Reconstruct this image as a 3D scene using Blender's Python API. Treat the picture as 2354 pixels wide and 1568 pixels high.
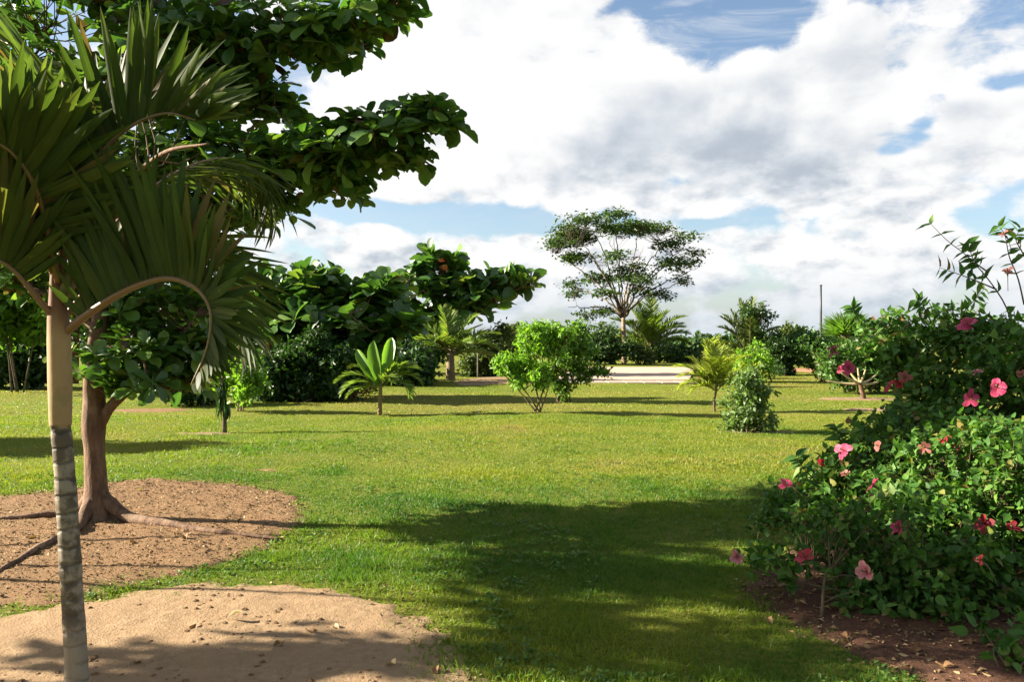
import bpy, math, random
import numpy as np
from mathutils import Matrix, Vector

# ------------------------------------------------------------------ start clean
for o in list(bpy.data.objects):
    bpy.data.objects.remove(o, do_unlink=True)
scene = bpy.context.scene
COL = scene.collection
PI = math.pi
rad = math.radians

# ------------------------------------------------------------------ camera
CAM_H = 1.6                      # eye height, metres
FPX, CX, CY = 1831.0, 1177.0, 784.0   # focal length in units of a 2354 x 1568 picture (28 mm lens)
cam_data = bpy.data.cameras.new('camera')
cam_data.sensor_width = 36.0
cam_data.lens = FPX / 2354.0 * 36.0
cam_data.clip_start = 0.05
cam_data.clip_end = 6000.0
cam = bpy.data.objects.new('camera', cam_data)
cam.location = (0, 0, CAM_H)
cam.rotation_euler = (rad(90), 0, 0)
COL.objects.link(cam)
scene.camera = cam

# ------------------------------------------------------------------ exposure
EXPOSURE = 2.35
scene.view_settings.view_transform = 'Standard'
scene.view_settings.look = 'None'
scene.view_settings.gamma = 1.0
scene.view_settings.exposure = EXPOSURE
scene.view_settings.use_curve_mapping = False

# ------------------------------------------------------------------ sun
SUN_EL, SUN_SIDE = 25.0, -5.0     # elevation; degrees the sun stands behind the exact left
sun_dir = Vector((-math.cos(rad(SUN_EL)) * math.cos(rad(SUN_SIDE)),
                  -math.cos(rad(SUN_EL)) * math.sin(rad(SUN_SIDE)),
                  math.sin(rad(SUN_EL))))          # towards the sun
sl = bpy.data.lights.new('sun', 'SUN')
sl.energy = 5.0
sl.angle = rad(0.6)
sl.color = (1.0, 0.90, 0.74)
sun = bpy.data.objects.new('sun', sl)
sun.rotation_euler = sun_dir.to_track_quat('Z', 'Y').to_euler()
sun.location = (-20, -2, 12)
COL.objects.link(sun)

# ------------------------------------------------------------------ sky with clouds
world = bpy.data.worlds.new('World')
scene.world = world
world.use_nodes = True
WN = world.node_tree
WN.nodes.clear()


class NG:
    """short-hand for wiring shader nodes"""
    def __init__(self, tree):
        self.t = tree

    def put(self, sock, v):
        if v is None:
            return
        if hasattr(v, 'links') or isinstance(v, bpy.types.NodeSocket):
            self.t.links.new(v, sock)
        else:
            sock.default_value = v

    def node(self, typ, ins=None, **props):
        n = self.t.nodes.new(typ)
        for k, v in props.items():
            setattr(n, k, v)
        for k, v in (ins or {}).items():
            self.put(n.inputs[k], v)
        return n

    def math(self, op, a, b=None, c=None, clamp=False):
        n = self.t.nodes.new('ShaderNodeMath')
        n.operation = op
        n.use_clamp = clamp
        for i, v in enumerate((a, b, c)):
            self.put(n.inputs[i], v)
        return n.outputs[0]

    def vec(self, op, a, b=None, c=None):
        n = self.t.nodes.new('ShaderNodeVectorMath')
        n.operation = op
        for i, v in enumerate((a, b, c)):
            self.put(n.inputs[i], v)
        return n.outputs[1] if op in ('DOT_PRODUCT', 'LENGTH') else n.outputs[0]

    def mix(self, f, a, b, blend='MIX'):
        n = self.t.nodes.new('ShaderNodeMix')
        n.data_type = 'RGBA'
        n.blend_type = blend
        self.put(n.inputs[0], f)
        self.put(n.inputs[6], a)
        self.put(n.inputs[7], b)
        return n.outputs[2]

    def smooth(self, v, lo, hi, out0=0.0, out1=1.0):
        n = self.t.nodes.new('ShaderNodeMapRange')
        n.interpolation_type = 'SMOOTHSTEP'
        self.put(n.inputs[0], v)
        for i, x in zip((1, 2, 3, 4), (lo, hi, out0, out1)):
            self.put(n.inputs[i], x)
        return n.outputs[0]

    def noise(self, vec, scale, detail=4.0, rough=0.5, dist=0.0, lac=2.0):
        n = self.t.nodes.new('ShaderNodeTexNoise')
        self.put(n.inputs['Vector'], vec)
        for k, v in (('Scale', scale), ('Detail', detail), ('Roughness', rough), ('Distortion', dist), ('Lacunarity', lac)):
            n.inputs[k].default_value = v
        return n.outputs[0]

    def voro(self, vec, scale, detail=2.0, rough=0.5):
        n = self.t.nodes.new('ShaderNodeTexVoronoi')
        n.feature = 'F1'
        self.put(n.inputs['Vector'], vec)
        n.inputs['Scale'].default_value = scale
        n.inputs['Detail'].default_value = detail
        n.inputs['Roughness'].default_value = rough
        return n.outputs[0]


def build_sky():
    g = NG(WN)
    tc = g.node('ShaderNodeTexCoord')
    d = tc.outputs['Generated']
    sep = g.node('ShaderNodeSeparateXYZ', {0: d})
    x, y, z = sep.outputs
    az = g.math('ARCTAN2', x, y)
    hyp = g.math('SQRT', g.math('ADD', g.math('MULTIPLY', x, x), g.math('MULTIPLY', y, y)))
    el = g.math('ARCTAN2', z, hyp)
    uv = g.node('ShaderNodeCombineXYZ', {0: az, 1: el, 2: 0.0}).outputs[0]

    sky = g.node('ShaderNodeTexSky')
    sky.sky_type = 'NISHITA'
    sky.sun_disc = False
    sky.sun_elevation = rad(SUN_EL)
    sky.sun_rotation = rad(270 - SUN_SIDE)
    sky.altitude = 0.0
    sky.air_density = 1.0
    sky.dust_density = 1.2
    sky.ozone_density = 1.4

    # direction of a cloud: azimuth and elevation, from picture units
    def ang(px, py):
        a = math.atan((px - CX) / FPX)
        return a, math.atan((CY - py) / FPX * math.cos(a))

    def field(blobs, base):
        acc = base
        for (px, py, sx, sy, w) in blobs:
            a, e = ang(px, py)
            ix, iy = FPX / sx, FPX / sy
            v = g.vec('MULTIPLY_ADD', uv, (ix, iy, 0.0), (-a * ix, -e * iy, 0.0))
            r2 = g.vec('DOT_PRODUCT', v, v)
            ex = g.math('EXPONENT', g.math('MULTIPLY', r2, -1.0))
            acc = g.math('MULTIPLY_ADD', ex, w, acc)
        return acc

    # where the big clouds and the blue gaps stand
    cover = field([
        (1000, 260, 420, 230, 0.30), (1500, 330, 420, 150, 0.26), (1080, 60, 140, 130, 0.16),
        (1480, 120, 90, 110, 0.12), (1360, 20, 130, 70, 0.06),
        (1640, 75, 150, 85, -0.27), (1790, 40, 150, 70, -0.16), (1560, 20, 110, 50, -0.12),
        (2000, 330, 320, 130, 0.16), (2130, 275, 38, 46, -0.24), (2050, 345, 40, 20, -0.18), (2230, 330, 170, 110, 0.16), (1850, 220, 150, 120, 0.16),
        (1920, 300, 60, 40, -0.12), (2290, 195, 90, 20, -0.20), (2320, 30, 110, 50, -0.06), (2050, 120, 240, 100, 0.10),
        (1150, 508, 240, 28, -0.33), (860, 490, 140, 22, -0.24), (1630, 514, 75, 15, -0.24), (2230, 495, 46, 26, -0.22),
        (860, 590, 270, 60, 0.16), (1130, 620, 130, 60, 0.14), (1000, 690, 300, 60, 0.16),
        (1950, 620, 520, 110, 0.16), (1480, 620, 200, 90, 0.13),
        (780, 10, 190, 90, 0.10), (880, 60, 80, 110, -0.05),
    ], 0.10)
    # large shaded undersides and the blown-out core
    grey = field([
        (1640, 400, 330, 90, 0.68), (1430, 330, 230, 110, 0.36), (1830, 440, 260, 50, 0.40), (1660, 250, 170, 120, 0.38), (2280, 420, 220, 70, 0.40),
        (2080, 130, 230, 110, 0.20), (880, 600, 120, 60, 0.42), (730, 580, 90, 40, 0.2), (1600, 745, 700, 55, 0.26), (1780, 620, 130, 50, 0.22), (2150, 600, 200, 50, 0.2), (2060, 690, 260, 40, 0.16),
        (900, 280, 330, 190, -0.55), (1120, 120, 160, 170, -0.35), (1100, 430, 260, 60, -0.2),
        (1440, 470, 160, 30, -0.4), (1860, 560, 160, 40, -0.25), (1480, 90, 70, 70, -0.3), (1000, 500, 260, 40, -0.2), (1150, 560, 160, 40, -0.25), (2000, 250, 130, 70, -0.3),
    ], 0.27)

    warp = g.node('ShaderNodeTexNoise', {'Vector': d, 'Scale': 4.0, 'Detail': 3.0})
    wv = g.vec('MULTIPLY_ADD', warp.outputs[1], (0.10, 0.10, 0.06), (-0.05, -0.05, -0.03))
    p0 = g.vec('ADD', g.vec('MULTIPLY', d, (1.0, 1.0, 1.45)), wv)

    def body(p):
        n = g.noise(p, 5.2, 10.0, 0.60)
        v = g.voro(p, 12.0, 1.0, 0.6)
        return g.math('SUBTRACT', g.math('MULTIPLY', n, 1.0), g.math('MULTIPLY', v, 0.27))
    n0 = body(p0)
    n1 = body(g.vec('ADD', p0, (-0.030, -0.004, 0.042)))     # a step towards the sun
    # thin streaks of high cloud over the blue
    ps = g.vec('MULTIPLY', d, (2.2, 2.2, 9.0))
    st = g.noise(g.vec('ADD', ps, wv), 3.4, 8.0, 0.66, 1.4)
    streak = g.math('MULTIPLY', g.smooth(st, 0.42, 0.74), g.smooth(el, 0.05, 0.30))
    t = g.math('ADD', g.math('ADD', n0, cover), g.math('MULTIPLY', g.math('SUBTRACT', st, 0.5), 0.16))
    dens = g.smooth(t, 0.355, 0.495)
    thick = g.smooth(t, 0.41, 0.77)
    relief = g.math('MULTIPLY', g.math('SUBTRACT', n0, n1), 2.3)
    # rows of small puffs towards the horizon
    ph = g.vec('MULTIPLY', d, (1.0, 1.0, 1.9))
    h0 = g.noise(ph, 17.0, 6.0, 0.55)
    h1 = g.noise(g.vec('ADD', ph, (-0.012, -0.002, 0.020)), 17.0, 6.0, 0.55)
    low = g.smooth(el, 0.13, 0.27, 1.0, 0.0)
    puff = g.math('MULTIPLY', g.math('ADD', g.math('MULTIPLY', g.math('SUBTRACT', h0, h1), 3.2), g.math('MULTIPLY', g.math('SUBTRACT', h0, 0.5), 1.2)), low)
    relief = g.math('ADD', relief, puff)
    lit = g.math('SUBTRACT', g.math('ADD', 0.93, relief), g.math('MULTIPLY', g.math('MULTIPLY_ADD', thick, 0.65, 0.35), grey))
    lit = g.smooth(lit, -0.55, 1.12)

    K = 1.0 / (2.0 ** EXPOSURE) / 0.05        # display-referred tones; the Background strength is 0.05
    ramp = g.node('ShaderNodeValToRGB', {0: lit})
    cr = ramp.color_ramp
    cr.elements[0].position, cr.elements[0].color = 0.0, (0.50, 0.56, 0.64, 1)
    cr.elements[1].position, cr.elements[1].color = 1.0, (1.06, 1.05, 1.04, 1)
    for pos, c in ((0.35, (0.71, 0.755, 0.81, 1)), (0.7, (0.90, 0.915, 0.93, 1))):
        e = cr.elements.new(pos)
        e.color = c
    cloud = g.vec('SCALE', ramp.outputs[0])
    cloud.node.inputs['Scale'].default_value = K
    wisp = (0.72 * K, 0.78 * K, 0.86 * K, 1)
    blue = g.vec('SCALE', sky.outputs[0])
    blue.node.inputs['Scale'].default_value = 0.78
    base = g.mix(g.math('MULTIPLY', streak, 0.8), blue, wisp)
    hazef = g.smooth(el, -0.02, 0.12, 0.80, 0.0)
    colr = g.mix(dens, base, cloud)
    colr = g.mix(hazef, colr, (0.60 * K, 0.69 * K, 0.78 * K, 1))
    bg = g.node('ShaderNodeBackground', {'Color': colr, 'Strength': 0.05})
    out = g.node('ShaderNodeOutputWorld')
    WN.links.new(bg.outputs[0], out.inputs[0])


build_sky()
world.cycles.sampling_method = 'MANUAL'
world.cycles.sample_map_resolution = 512
scene.cycles.max_bounces = 7
scene.cycles.diffuse_bounces = 3
scene.cycles.glossy_bounces = 2
scene.cycles.transmission_bounces = 5
scene.cycles.caustics_reflective = False
scene.cycles.caustics_refractive = False
scene.cycles.use_denoising = True

# ================================================================== helpers
def P(vx, vy, dep):
    """picture unit + distance -> point in the place"""
    return np.array(((vx - CX) / FPX * dep, dep, CAM_H - (vy - CY) / FPX * dep))


def gz(x, y):
    """the lawn is not quite level"""
    x = np.asarray(x, float); y = np.asarray(y, float)
    near = np.clip(y / 6.0, 0.0, 1.0)
    return near * (0.022 * np.sin(x * 0.55 + 1.3) * np.cos(y * 0.41) + 0.018 * np.sin(x * 0.9 - y * 0.7 + 0.4))


def G(vx, vy):
    """picture unit -> point on the ground"""
    dep = CAM_H * FPX / (vy - CY)
    x = (vx - CX) / FPX * dep
    return np.array((x, dep, float(gz(x, dep))))


def _hash(ix, iy, seed):
    h = (ix.astype(np.int64) * 374761393 + iy.astype(np.int64) * 668265263 + seed * 974711) & 0x7fffffff
    h = ((h ^ (h >> 13)) * 1274126177) & 0x7fffffff
    return ((h ^ (h >> 16)) & 0xffff) / 65535.0


def vnoise(x, y, scale, seed=0, octaves=3):
    x = np.asarray(x, float) * scale; y = np.asarray(y, float) * scale
    tot = 0.0; amp = 1.0; norm = 0.0
    for o in range(octaves):
        ix = np.floor(x); iy = np.floor(y)
        fx = x - ix; fy = y - iy
        fx = fx * fx * (3 - 2 * fx); fy = fy * fy * (3 - 2 * fy)
        a = _hash(ix, iy, seed + o); b = _hash(ix + 1, iy, seed + o)
        c = _hash(ix, iy + 1, seed + o); d = _hash(ix + 1, iy + 1, seed + o)
        tot = tot + amp * ((a * (1 - fx) + b * fx) * (1 - fy) + (c * (1 - fx) + d * fx) * fy)
        norm += amp; amp *= 0.5; x = x * 2.03 + 17.1; y = y * 2.03 + 5.3
    return tot / norm


def chaikin(poly, it=3):
    p = np.asarray(poly, float)
    for _ in range(it):
        q = np.roll(p, -1, axis=0)
        p = np.stack((0.75 * p + 0.25 * q, 0.25 * p + 0.75 * q), axis=1).reshape(-1, p.shape[1])
    return p


def sdpoly(x, y, poly):
    """signed distance to a polygon, positive inside"""
    x = np.asarray(x, float); y = np.asarray(y, float)
    best = np.full(x.shape, 1e18); inside = np.zeros(x.shape, bool)
    n = len(poly)
    for i in range(n):
        ax, ay = poly[i][0], poly[i][1]; bx, by = poly[(i + 1) % n][0], poly[(i + 1) % n][1]
        ex, ey = bx - ax, by - ay
        wx, wy = x - ax, y - ay
        t = np.clip((wx * ex + wy * ey) / (ex * ex + ey * ey + 1e-12), 0, 1)
        dx, dy = wx - ex * t, wy - ey * t
        best = np.minimum(best, dx * dx + dy * dy)
        cond = (ay > y) != (by > y)
        with np.errstate(divide='ignore', invalid='ignore'):
            xi = (bx - ax) * (y - ay) / (by - ay + 1e-15) + ax
        inside ^= cond & (x < xi)
    return np.where(inside, 1, -1) * np.sqrt(best)


def norm(v):
    v = np.asarray(v, float)
    return v / (np.linalg.norm(v, axis=-1, keepdims=True) + 1e-12)


# ------------------------------------------------------------------ meshes
class MB:
    """collects pieces and links them as one mesh"""
    def __init__(self):
        self.v = []; self.idx = []; self.tot = []; self.c = []; self.n = 0

    def add(self, V, idx, tot, col=None):
        V = np.asarray(V, float)
        self.v.append(V); self.idx.append(np.asarray(idx, np.int64) + self.n); self.tot.append(np.asarray(tot, np.int64))
        if col is None:
            col = np.tile((0.5, 0.5, 0.5, 1.0), (len(V), 1))
        self.c.append(np.asarray(col, float)); self.n += len(V)

    def faces(self, V, F, col=None):
        self.add(V, [i for f in F for i in f], [len(f) for f in F], col)

    def tube(self, pts, radii, sides=6, tint=0.5, cap=True, wob=None):
        pts = np.asarray(pts, float)
        n = len(pts)
        radii = np.broadcast_to(np.asarray(radii, float), (n,))
        T = np.gradient(pts, axis=0); T = norm(T)
        ref = np.array((0.0, 1.0, 0.0)) if abs(T[0][1]) < 0.8 else np.array((1.0, 0, 0))
        rings = []
        U = norm(np.cross(T[0], ref))
        a = np.arange(sides) * 2 * PI / sides
        for i in range(n):
            U = norm(U - T[i] * np.dot(U, T[i])); W = np.cross(T[i], U)
            r = radii[i] * (np.ones(sides) if wob is None else wob(i, a))
            rings.append(pts[i] + np.outer(np.cos(a) * r, U) + np.outer(np.sin(a) * r, W))
        V = np.concatenate(rings)
        F = []
        for i in range(n - 1):
            for j in range(sides):
                k = (j + 1) % sides
                F.append((i * sides + j, i * sides + k, (i + 1) * sides + k, (i + 1) * sides + j))
        if cap:
            F.append(tuple(range(sides - 1, -1, -1)))
            F.append(tuple((n - 1) * sides + j for j in range(sides)))
        tt = np.repeat(np.linspace(0, 1, n), sides)
        col = np.stack((np.full(len(V), tint), np.full(len(V), 0.5), tt, np.ones(len(V))), 1)
        self.faces(V, F, col)

    def scatter(self, tmpl, O, Y, N, L, W, tint):
        TV, TF = tmpl
        n = len(O)
        if n == 0:
            return
        Y = norm(Y); X = norm(np.cross(Y, N)); Z = np.cross(X, Y)
        k = len(TV)
        V = (O[:, None, :] + X[:, None, :] * (TV[None, :, 0, None] * W[:, None, None])
             + Y[:, None, :] * (TV[None, :, 1, None] * L[:, None, None])
             + Z[:, None, :] * (TV[None, :, 2, None] * L[:, None, None])).reshape(-1, 3)
        fi = np.array([i for f in TF for i in f]); ft = np.array([len(f) for f in TF])
        idx = (fi[None, :] + (np.arange(n) * k)[:, None]).reshape(-1)
        col = np.ones((n, k, 4)); col[:, :, 0] = tint[:, None]; col[:, :, 1] = TV[None, :, 0] + 0.5; col[:, :, 2] = TV[None, :, 1]
        self.add(V, idx, np.tile(ft, n), col.reshape(-1, 4))

    def mesh(self, name, mat, origin=(0, 0, 0), smooth=True):
        V = np.concatenate(self.v) - np.asarray(origin, float)
        idx = np.concatenate(self.idx); tot = np.concatenate(self.tot); C = np.concatenate(self.c)
        me = bpy.data.meshes.new(name)
        me.vertices.add(len(V)); me.vertices.foreach_set('co', V.astype(np.float32).ravel())
        me.loops.add(len(idx)); me.loops.foreach_set('vertex_index', idx.astype(np.int32))
        me.polygons.add(len(tot))
        me.polygons.foreach_set('loop_start', (np.cumsum(tot) - tot).astype(np.int32))
        me.polygons.foreach_set('loop_total', tot.astype(np.int32))
        at = me.attributes.new('lv', 'FLOAT_COLOR', 'POINT')
        at.data.foreach_set('color', C.astype(np.float32).ravel())
        me.polygons.foreach_set('use_smooth', np.full(len(tot), smooth, dtype=bool))
        me.update(calc_edges=True)
        me.validate()
        if mat:
            me.materials.append(mat)
        return me

    def build(self, name, mat, parent=None, origin=None, smooth=True, **props):
        if origin is None:
            origin = wl(parent) if parent else (0, 0, 0)
        me = self.mesh(name, mat, origin, smooth)
        return place(name, me, parent, origin, **props)


def wl(o):
    p = np.array(o.location)
    while o.parent:
        o = o.parent
        p = p + np.array(o.location)
    return p


def place(name, data, parent=None, at=(0, 0, 0), **props):
    o = bpy.data.objects.new(name, data)
    COL.objects.link(o)
    if parent:
        o.parent = parent
        o.location = Vector(np.asarray(at, float) - wl(parent))
    else:
        o.location = Vector(np.asarray(at, float))
    for k, v in props.items():
        o[k] = v
    return o


def thing(name, at, label, category, group=None):
    o = bpy.data.objects.new(name, None)
    o.empty_display_size = 0.2
    o.location = Vector(np.asarray(at, float))
    COL.objects.link(o)
    o['label'] = label; o['category'] = category
    if group:
        o['group'] = group
    return o


# ------------------------------------------------------------------ leaf shapes
def leaf_shape(prof, droop=0.15, fold=0.12, wave=0.0, twist=0.0, seed=0):
    rs = np.random.RandomState(seed)
    V = []; F = []
    for i, (t, w) in enumerate(prof):
        z0 = -droop * t * t
        wz = wave * (rs.rand() - 0.5)
        tw = twist * t
        for s in (-1, 0, 1):
            xx = s * w
            V.append((xx * math.cos(tw), t, z0 + (fold * abs(xx) if s else 0) + wz * s + xx * math.sin(tw)))
        if i:
            a = (i - 1) * 3
            F.append((a, a + 1, a + 4, a + 3)); F.append((a + 1, a + 2, a + 5, a + 4))
    return np.array(V), F


OBOVATE = [(0, .03), (.12, .06), (.3, .2), (.52, .4), (.74, .5), (.9, .40), (.975, .2), (1, .03)]
OVATE = [(0, .04), (.1, .34), (.28, .5), (.5, .43), (.75, .22), (1, .01)]
ELLIPT = [(0, .03), (.2, .3), (.45, .5), (.7, .4), (.9, .15), (1, .01)]
STRAP = [(0, .22), (.15, .42), (.4, .5), (.7, .4), (.9, .18), (1, .02)]
BLADE = [(0, .3), (.3, .5), (.65, .4), (1, .03)]
PETAL = [(0, .08), (.25, .3), (.55, .5), (.8, .5), (.95, .36), (1, .2)]

T_OBO = [leaf_shape(OBOVATE, .10, .22, .05, 0, 1), leaf_shape(OBOVATE, .26, .28, .06, .2, 2), leaf_shape(OBOVATE, -.04, .18, .05, -.2, 3), leaf_shape(OBOVATE, .42, .30, .08, 0, 4)]
T_OVA = [leaf_shape(OVATE, .12, .15, .05, 0, 5), leaf_shape(OVATE, .28, .25, .06, .3, 6), leaf_shape(OVATE, .02, .12, .05, -.3, 7)]
T_ELL = [leaf_shape(ELLIPT, .15, .2, .03, 0, 8), leaf_shape(ELLIPT, .32, .2, .04, .3, 9)]
T_STR = [leaf_shape(STRAP, .12, .03, 0, 0, 10), leaf_shape(STRAP, .26, .03, 0, .05, 11), leaf_shape(STRAP, .42, .03, 0, -.05, 12)]
T_SAIL = [leaf_shape(STRAP, .05, .03, 0, 0, 15), leaf_shape(STRAP, .14, .04, 0, .03, 16), leaf_shape(STRAP, .02, .03, 0, -.03, 17)]
T_BLD = [leaf_shape(BLADE, .15, .12, 0, 0, 13), leaf_shape(BLADE, .45, .12, 0, .1, 14)]
T_SML = [(np.array(((0, 0, 0), (-.5, .45, .07), (0, 1, -.1), (.5, .45, .07))), [(0, 1, 2), (0, 2, 3)]),
         (np.array(((0, 0, 0), (-.5, .6, .05), (0, 1, -.25), (.5, .6, .10))), [(0, 1, 2), (0, 2, 3)])]


class Leaves:
    """a heap of leaves: root, direction, normal, length, width, tint"""
    def __init__(self):
        self.d = [[], [], [], [], [], []]

    def add(self, O, Y, N, L, W, tint):
        for a, v in zip(self.d, (O, Y, N, L, W, tint)):
            a.append(np.asarray(v, float))

    def arrays(self):
        return [np.concatenate(a) for a in self.d]

    def emit(self, parent, tmpls, mat, rs, n_obj=0, one='leaf', many='foliage', cell=22.0, stuff=True):
        O, Y, N, L, W, tint = self.arrays()
        Y = norm(Y)
        n = len(O)
        pick = np.zeros(n, bool)
        if n_obj:
            C = O + Y * (L[:, None] * 0.5)
            dep = np.maximum(C[:, 1], 0.3)
            vx = CX + C[:, 0] / dep * FPX; vy = CY - (C[:, 2] - CAM_H) / dep * FPX
            view = norm(C - np.array((0, 0, CAM_H)))
            Nn = norm(np.cross(np.cross(Y, N), Y))
            face = np.abs(np.sum(Nn * view, 1)) * 0.8 + 0.2
            area = L * W * face * (FPX / dep) ** 2
            ok = (vx > 0) & (vx < 2354) & (vy > 0) & (vy < 1568)
            key = (np.floor(vx / cell) * 1000 + np.floor(vy / cell)).astype(np.int64)
            order = np.argsort(dep)
            first = {}
            for i in order:
                if ok[i] and key[i] not in first:
                    first[key[i]] = i
            cand = np.array(sorted(first.values(), key=lambda i: -area[i])[:n_obj], int)
            if len(cand):
                pick[cand] = True
        if n_obj and pick.any():
            meshes = []
            for k, tm in enumerate(tmpls):
                b = MB(); b.faces(tm[0], tm[1], np.stack((np.zeros(len(tm[0])), tm[0][:, 0] + .5, tm[0][:, 1], np.ones(len(tm[0]))), 1))
                meshes.append(b.mesh(one, mat))
            X = norm(np.cross(Y, N)); Z = np.cross(X, Y)
            wp = wl(parent)
            for i in np.nonzero(pick)[0]:
                o = bpy.data.objects.new(one, meshes[rs.randint(len(meshes))])
                COL.objects.link(o)
                o.parent = parent
                x = X[i] * W[i]; y = Y[i] * L[i]; z = Z[i] * L[i]; p = O[i] - wp
                o.matrix_basis = Matrix(((x[0], y[0], z[0], p[0]), (x[1], y[1], z[1], p[1]), (x[2], y[2], z[2], p[2]), (0, 0, 0, 1)))
        rest = np.nonzero(~pick)[0]
        if len(rest):
            b = MB()
            var = rs.randint(len(tmpls), size=len(rest))
            for k, tm in enumerate(tmpls):
                s = rest[var == k]
                if len(s):
                    b.scatter(tm, O[s], Y[s], N[s], L[s], W[s], tint[s])
            o = b.build(many, mat, parent)
            if stuff:
                o['kind'] = 'stuff'
            return o


def rand_dirs(rs, n):
    return norm(rs.normal(size=(n, 3)))


def rosettes(lv, rs, C, A, n_each, L, spread=(0.9, 1.6), wr=0.52, cup=0.0):
    """whorls of leaves on twig tips; C tips, A axes"""
    A = norm(A)
    m = len(C)
    ref = norm(np.cross(A, rand_dirs(rs, m))); B2 = np.cross(A, ref)
    for j in range(n_each):
        keep = rs.rand(m) > 0.12
        ph = rs.rand(m) * 0.7 + j * 2 * PI * 0.382
        th = spread[0] + (spread[1] - spread[0]) * (j + 0.5) / n_each + rs.normal(size=m) * 0.18
        radial = ref * np.cos(ph)[:, None] + B2 * np.sin(ph)[:, None]
        Y = A * np.cos(th)[:, None] + radial * np.sin(th)[:, None]
        N = A * np.sin(th)[:, None] - radial * np.cos(th)[:, None]
        N = N + rs.normal(size=(m, 3)) * 0.22
        ln = L * (0.45 + 0.8 * rs.rand(m)) * (0.75 + 0.25 * (j + 1) / n_each)
        lv.add((C + Y * 0.01)[keep], Y[keep], N[keep], ln[keep], (ln * wr * (0.85 + 0.3 * rs.rand(m)))[keep], rs.rand(m)[keep])


def curve(pts, n=16):
    """smooth curve through points (Catmull-Rom)"""
    p = np.asarray(pts, float)
    p = np.vstack((2 * p[0] - p[1], p, 2 * p[-1] - p[-2]))
    out = []
    seg = len(p) - 3
    for s in np.linspace(0, seg - 1e-6, n):
        i = int(s); t = s - i
        a, b, c, d = p[i], p[i + 1], p[i + 2], p[i + 3]
        out.append(0.5 * (2 * b + (c - a) * t + (2 * a - 5 * b + 4 * c - d) * t * t + (3 * b - a - 3 * c + d) * t ** 3))
    return np.array(out)


# ------------------------------------------------------------------ materials
ALB = 0.80        # common scale of the base colours
LEAF = 1.08       # and of the leaves


def sc(c):
    return tuple(x * ALB for x in c[:3])


def new_mat(name):
    m = bpy.data.materials.new(name)
    m.use_nodes = True
    m.node_tree.nodes.clear()
    return m, NG(m.node_tree)


def finish(m, g, shader, disp=None):
    out = g.node('ShaderNodeOutputMaterial')
    m.node_tree.links.new(shader, out.inputs[0])
    return m


def bump(g, height, strength=0.5, dist=0.02):
    n = g.node('ShaderNodeBump', {'Height': height, 'Strength': strength, 'Distance': dist})
    return n.outputs[0]


def leaf_mat(name, stops, trans=0.35, rough=0.45, spec=0.4, vein=0.25, tcol=1.35, rib=None):
    stops = [(p, (c[0] * LEAF, c[1] * LEAF * 1.06, c[2] * LEAF)) for p, c in stops]
    m, g = new_mat(name)
    at = g.node('ShaderNodeAttribute', attribute_name='lv')
    sep = g.node('ShaderNodeSeparateColor', {0: at.outputs[0]})
    info = g.node('ShaderNodeObjectInfo')
    f = g.math('FRACT', g.math('ADD', sep.outputs[0], info.outputs['Random']))
    ramp = g.node('ShaderNodeValToRGB', {0: f})
    cr = ramp.color_ramp
    cr.elements[0].position, cr.elements[0].color = stops[0][0], (*stops[0][1], 1)
    cr.elements[1].position, cr.elements[1].color = stops[-1][0], (*stops[-1][1], 1)
    for p, c in stops[1:-1]:
        e = cr.elements.new(p); e.color = (*c, 1)
    col = ramp.outputs[0]
    # paler midrib and side veins
    ax = g.math('ABSOLUTE', g.math('SUBTRACT', sep.outputs[1], 0.5))
    mid = g.smooth(ax, 0.0, 0.045, 1.0, 0.0)
    side = g.math('SINE', g.math('MULTIPLY', g.math('SUBTRACT', sep.outputs[2], g.math('MULTIPLY', ax, 0.55)), 75.0))
    sv = g.smooth(side, 0.75, 1.0, 0.0, 0.5)
    vv = g.math('MULTIPLY', g.math('MAXIMUM', mid, sv), vein)
    col = g.mix(vv, col, rib or (0.13, 0.16, 0.04, 1))
    geo = g.node('ShaderNodeNewGeometry')
    blot = g.noise(geo.outputs['Position'], 9.0, 3.0, 0.6)
    col = g.mix(1.0, col, g.mix(blot, (0.72, 0.72, 0.72, 1), (1.25, 1.25, 1.25, 1)), 'MULTIPLY')
    bs = g.node('ShaderNodeBsdfPrincipled', {'Base Color': col, 'Roughness': rough, 'Specular IOR Level': spec})
    tr = g.node('ShaderNodeBsdfTranslucent', {'Color': g.mix(1.0, col, (tcol * 1.05, tcol * 1.15, tcol * 0.55, 1), 'MULTIPLY')})
    mx = g.node('ShaderNodeMixShader', {0: trans, 1: bs.outputs[0], 2: tr.outputs[0]})
    return finish(m, g, mx.outputs[0])


def bark_mat(name, c1, c2, c3=None, scale=(14, 14, 3), bumps=0.6, rough=0.85):
    c1, c2, c3 = sc(c1), sc(c2), (sc(c3) if c3 else None)
    m, g = new_mat(name)
    geo = g.node('ShaderNodeTexCoord')
    p = g.vec('MULTIPLY', geo.outputs['Object'], scale)
    n = g.noise(p, 1.0, 8.0, 0.65)
    col = g.mix(g.smooth(n, 0.35, 0.66), (*c1, 1), (*c2, 1))
    n2 = g.noise(geo.outputs['Object'], 3.5, 4.0, 0.6)
    if c3:
        col = g.mix(g.smooth(n2, 0.52, 0.7), col, (*c3, 1))
    bs = g.node('ShaderNodeBsdfPrincipled', {'Base Color': col, 'Roughness': rough, 'Specular IOR Level': 0.2, 'Normal': bump(g, n, bumps, 0.02)})
    return finish(m, g, bs.outputs[0])


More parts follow.
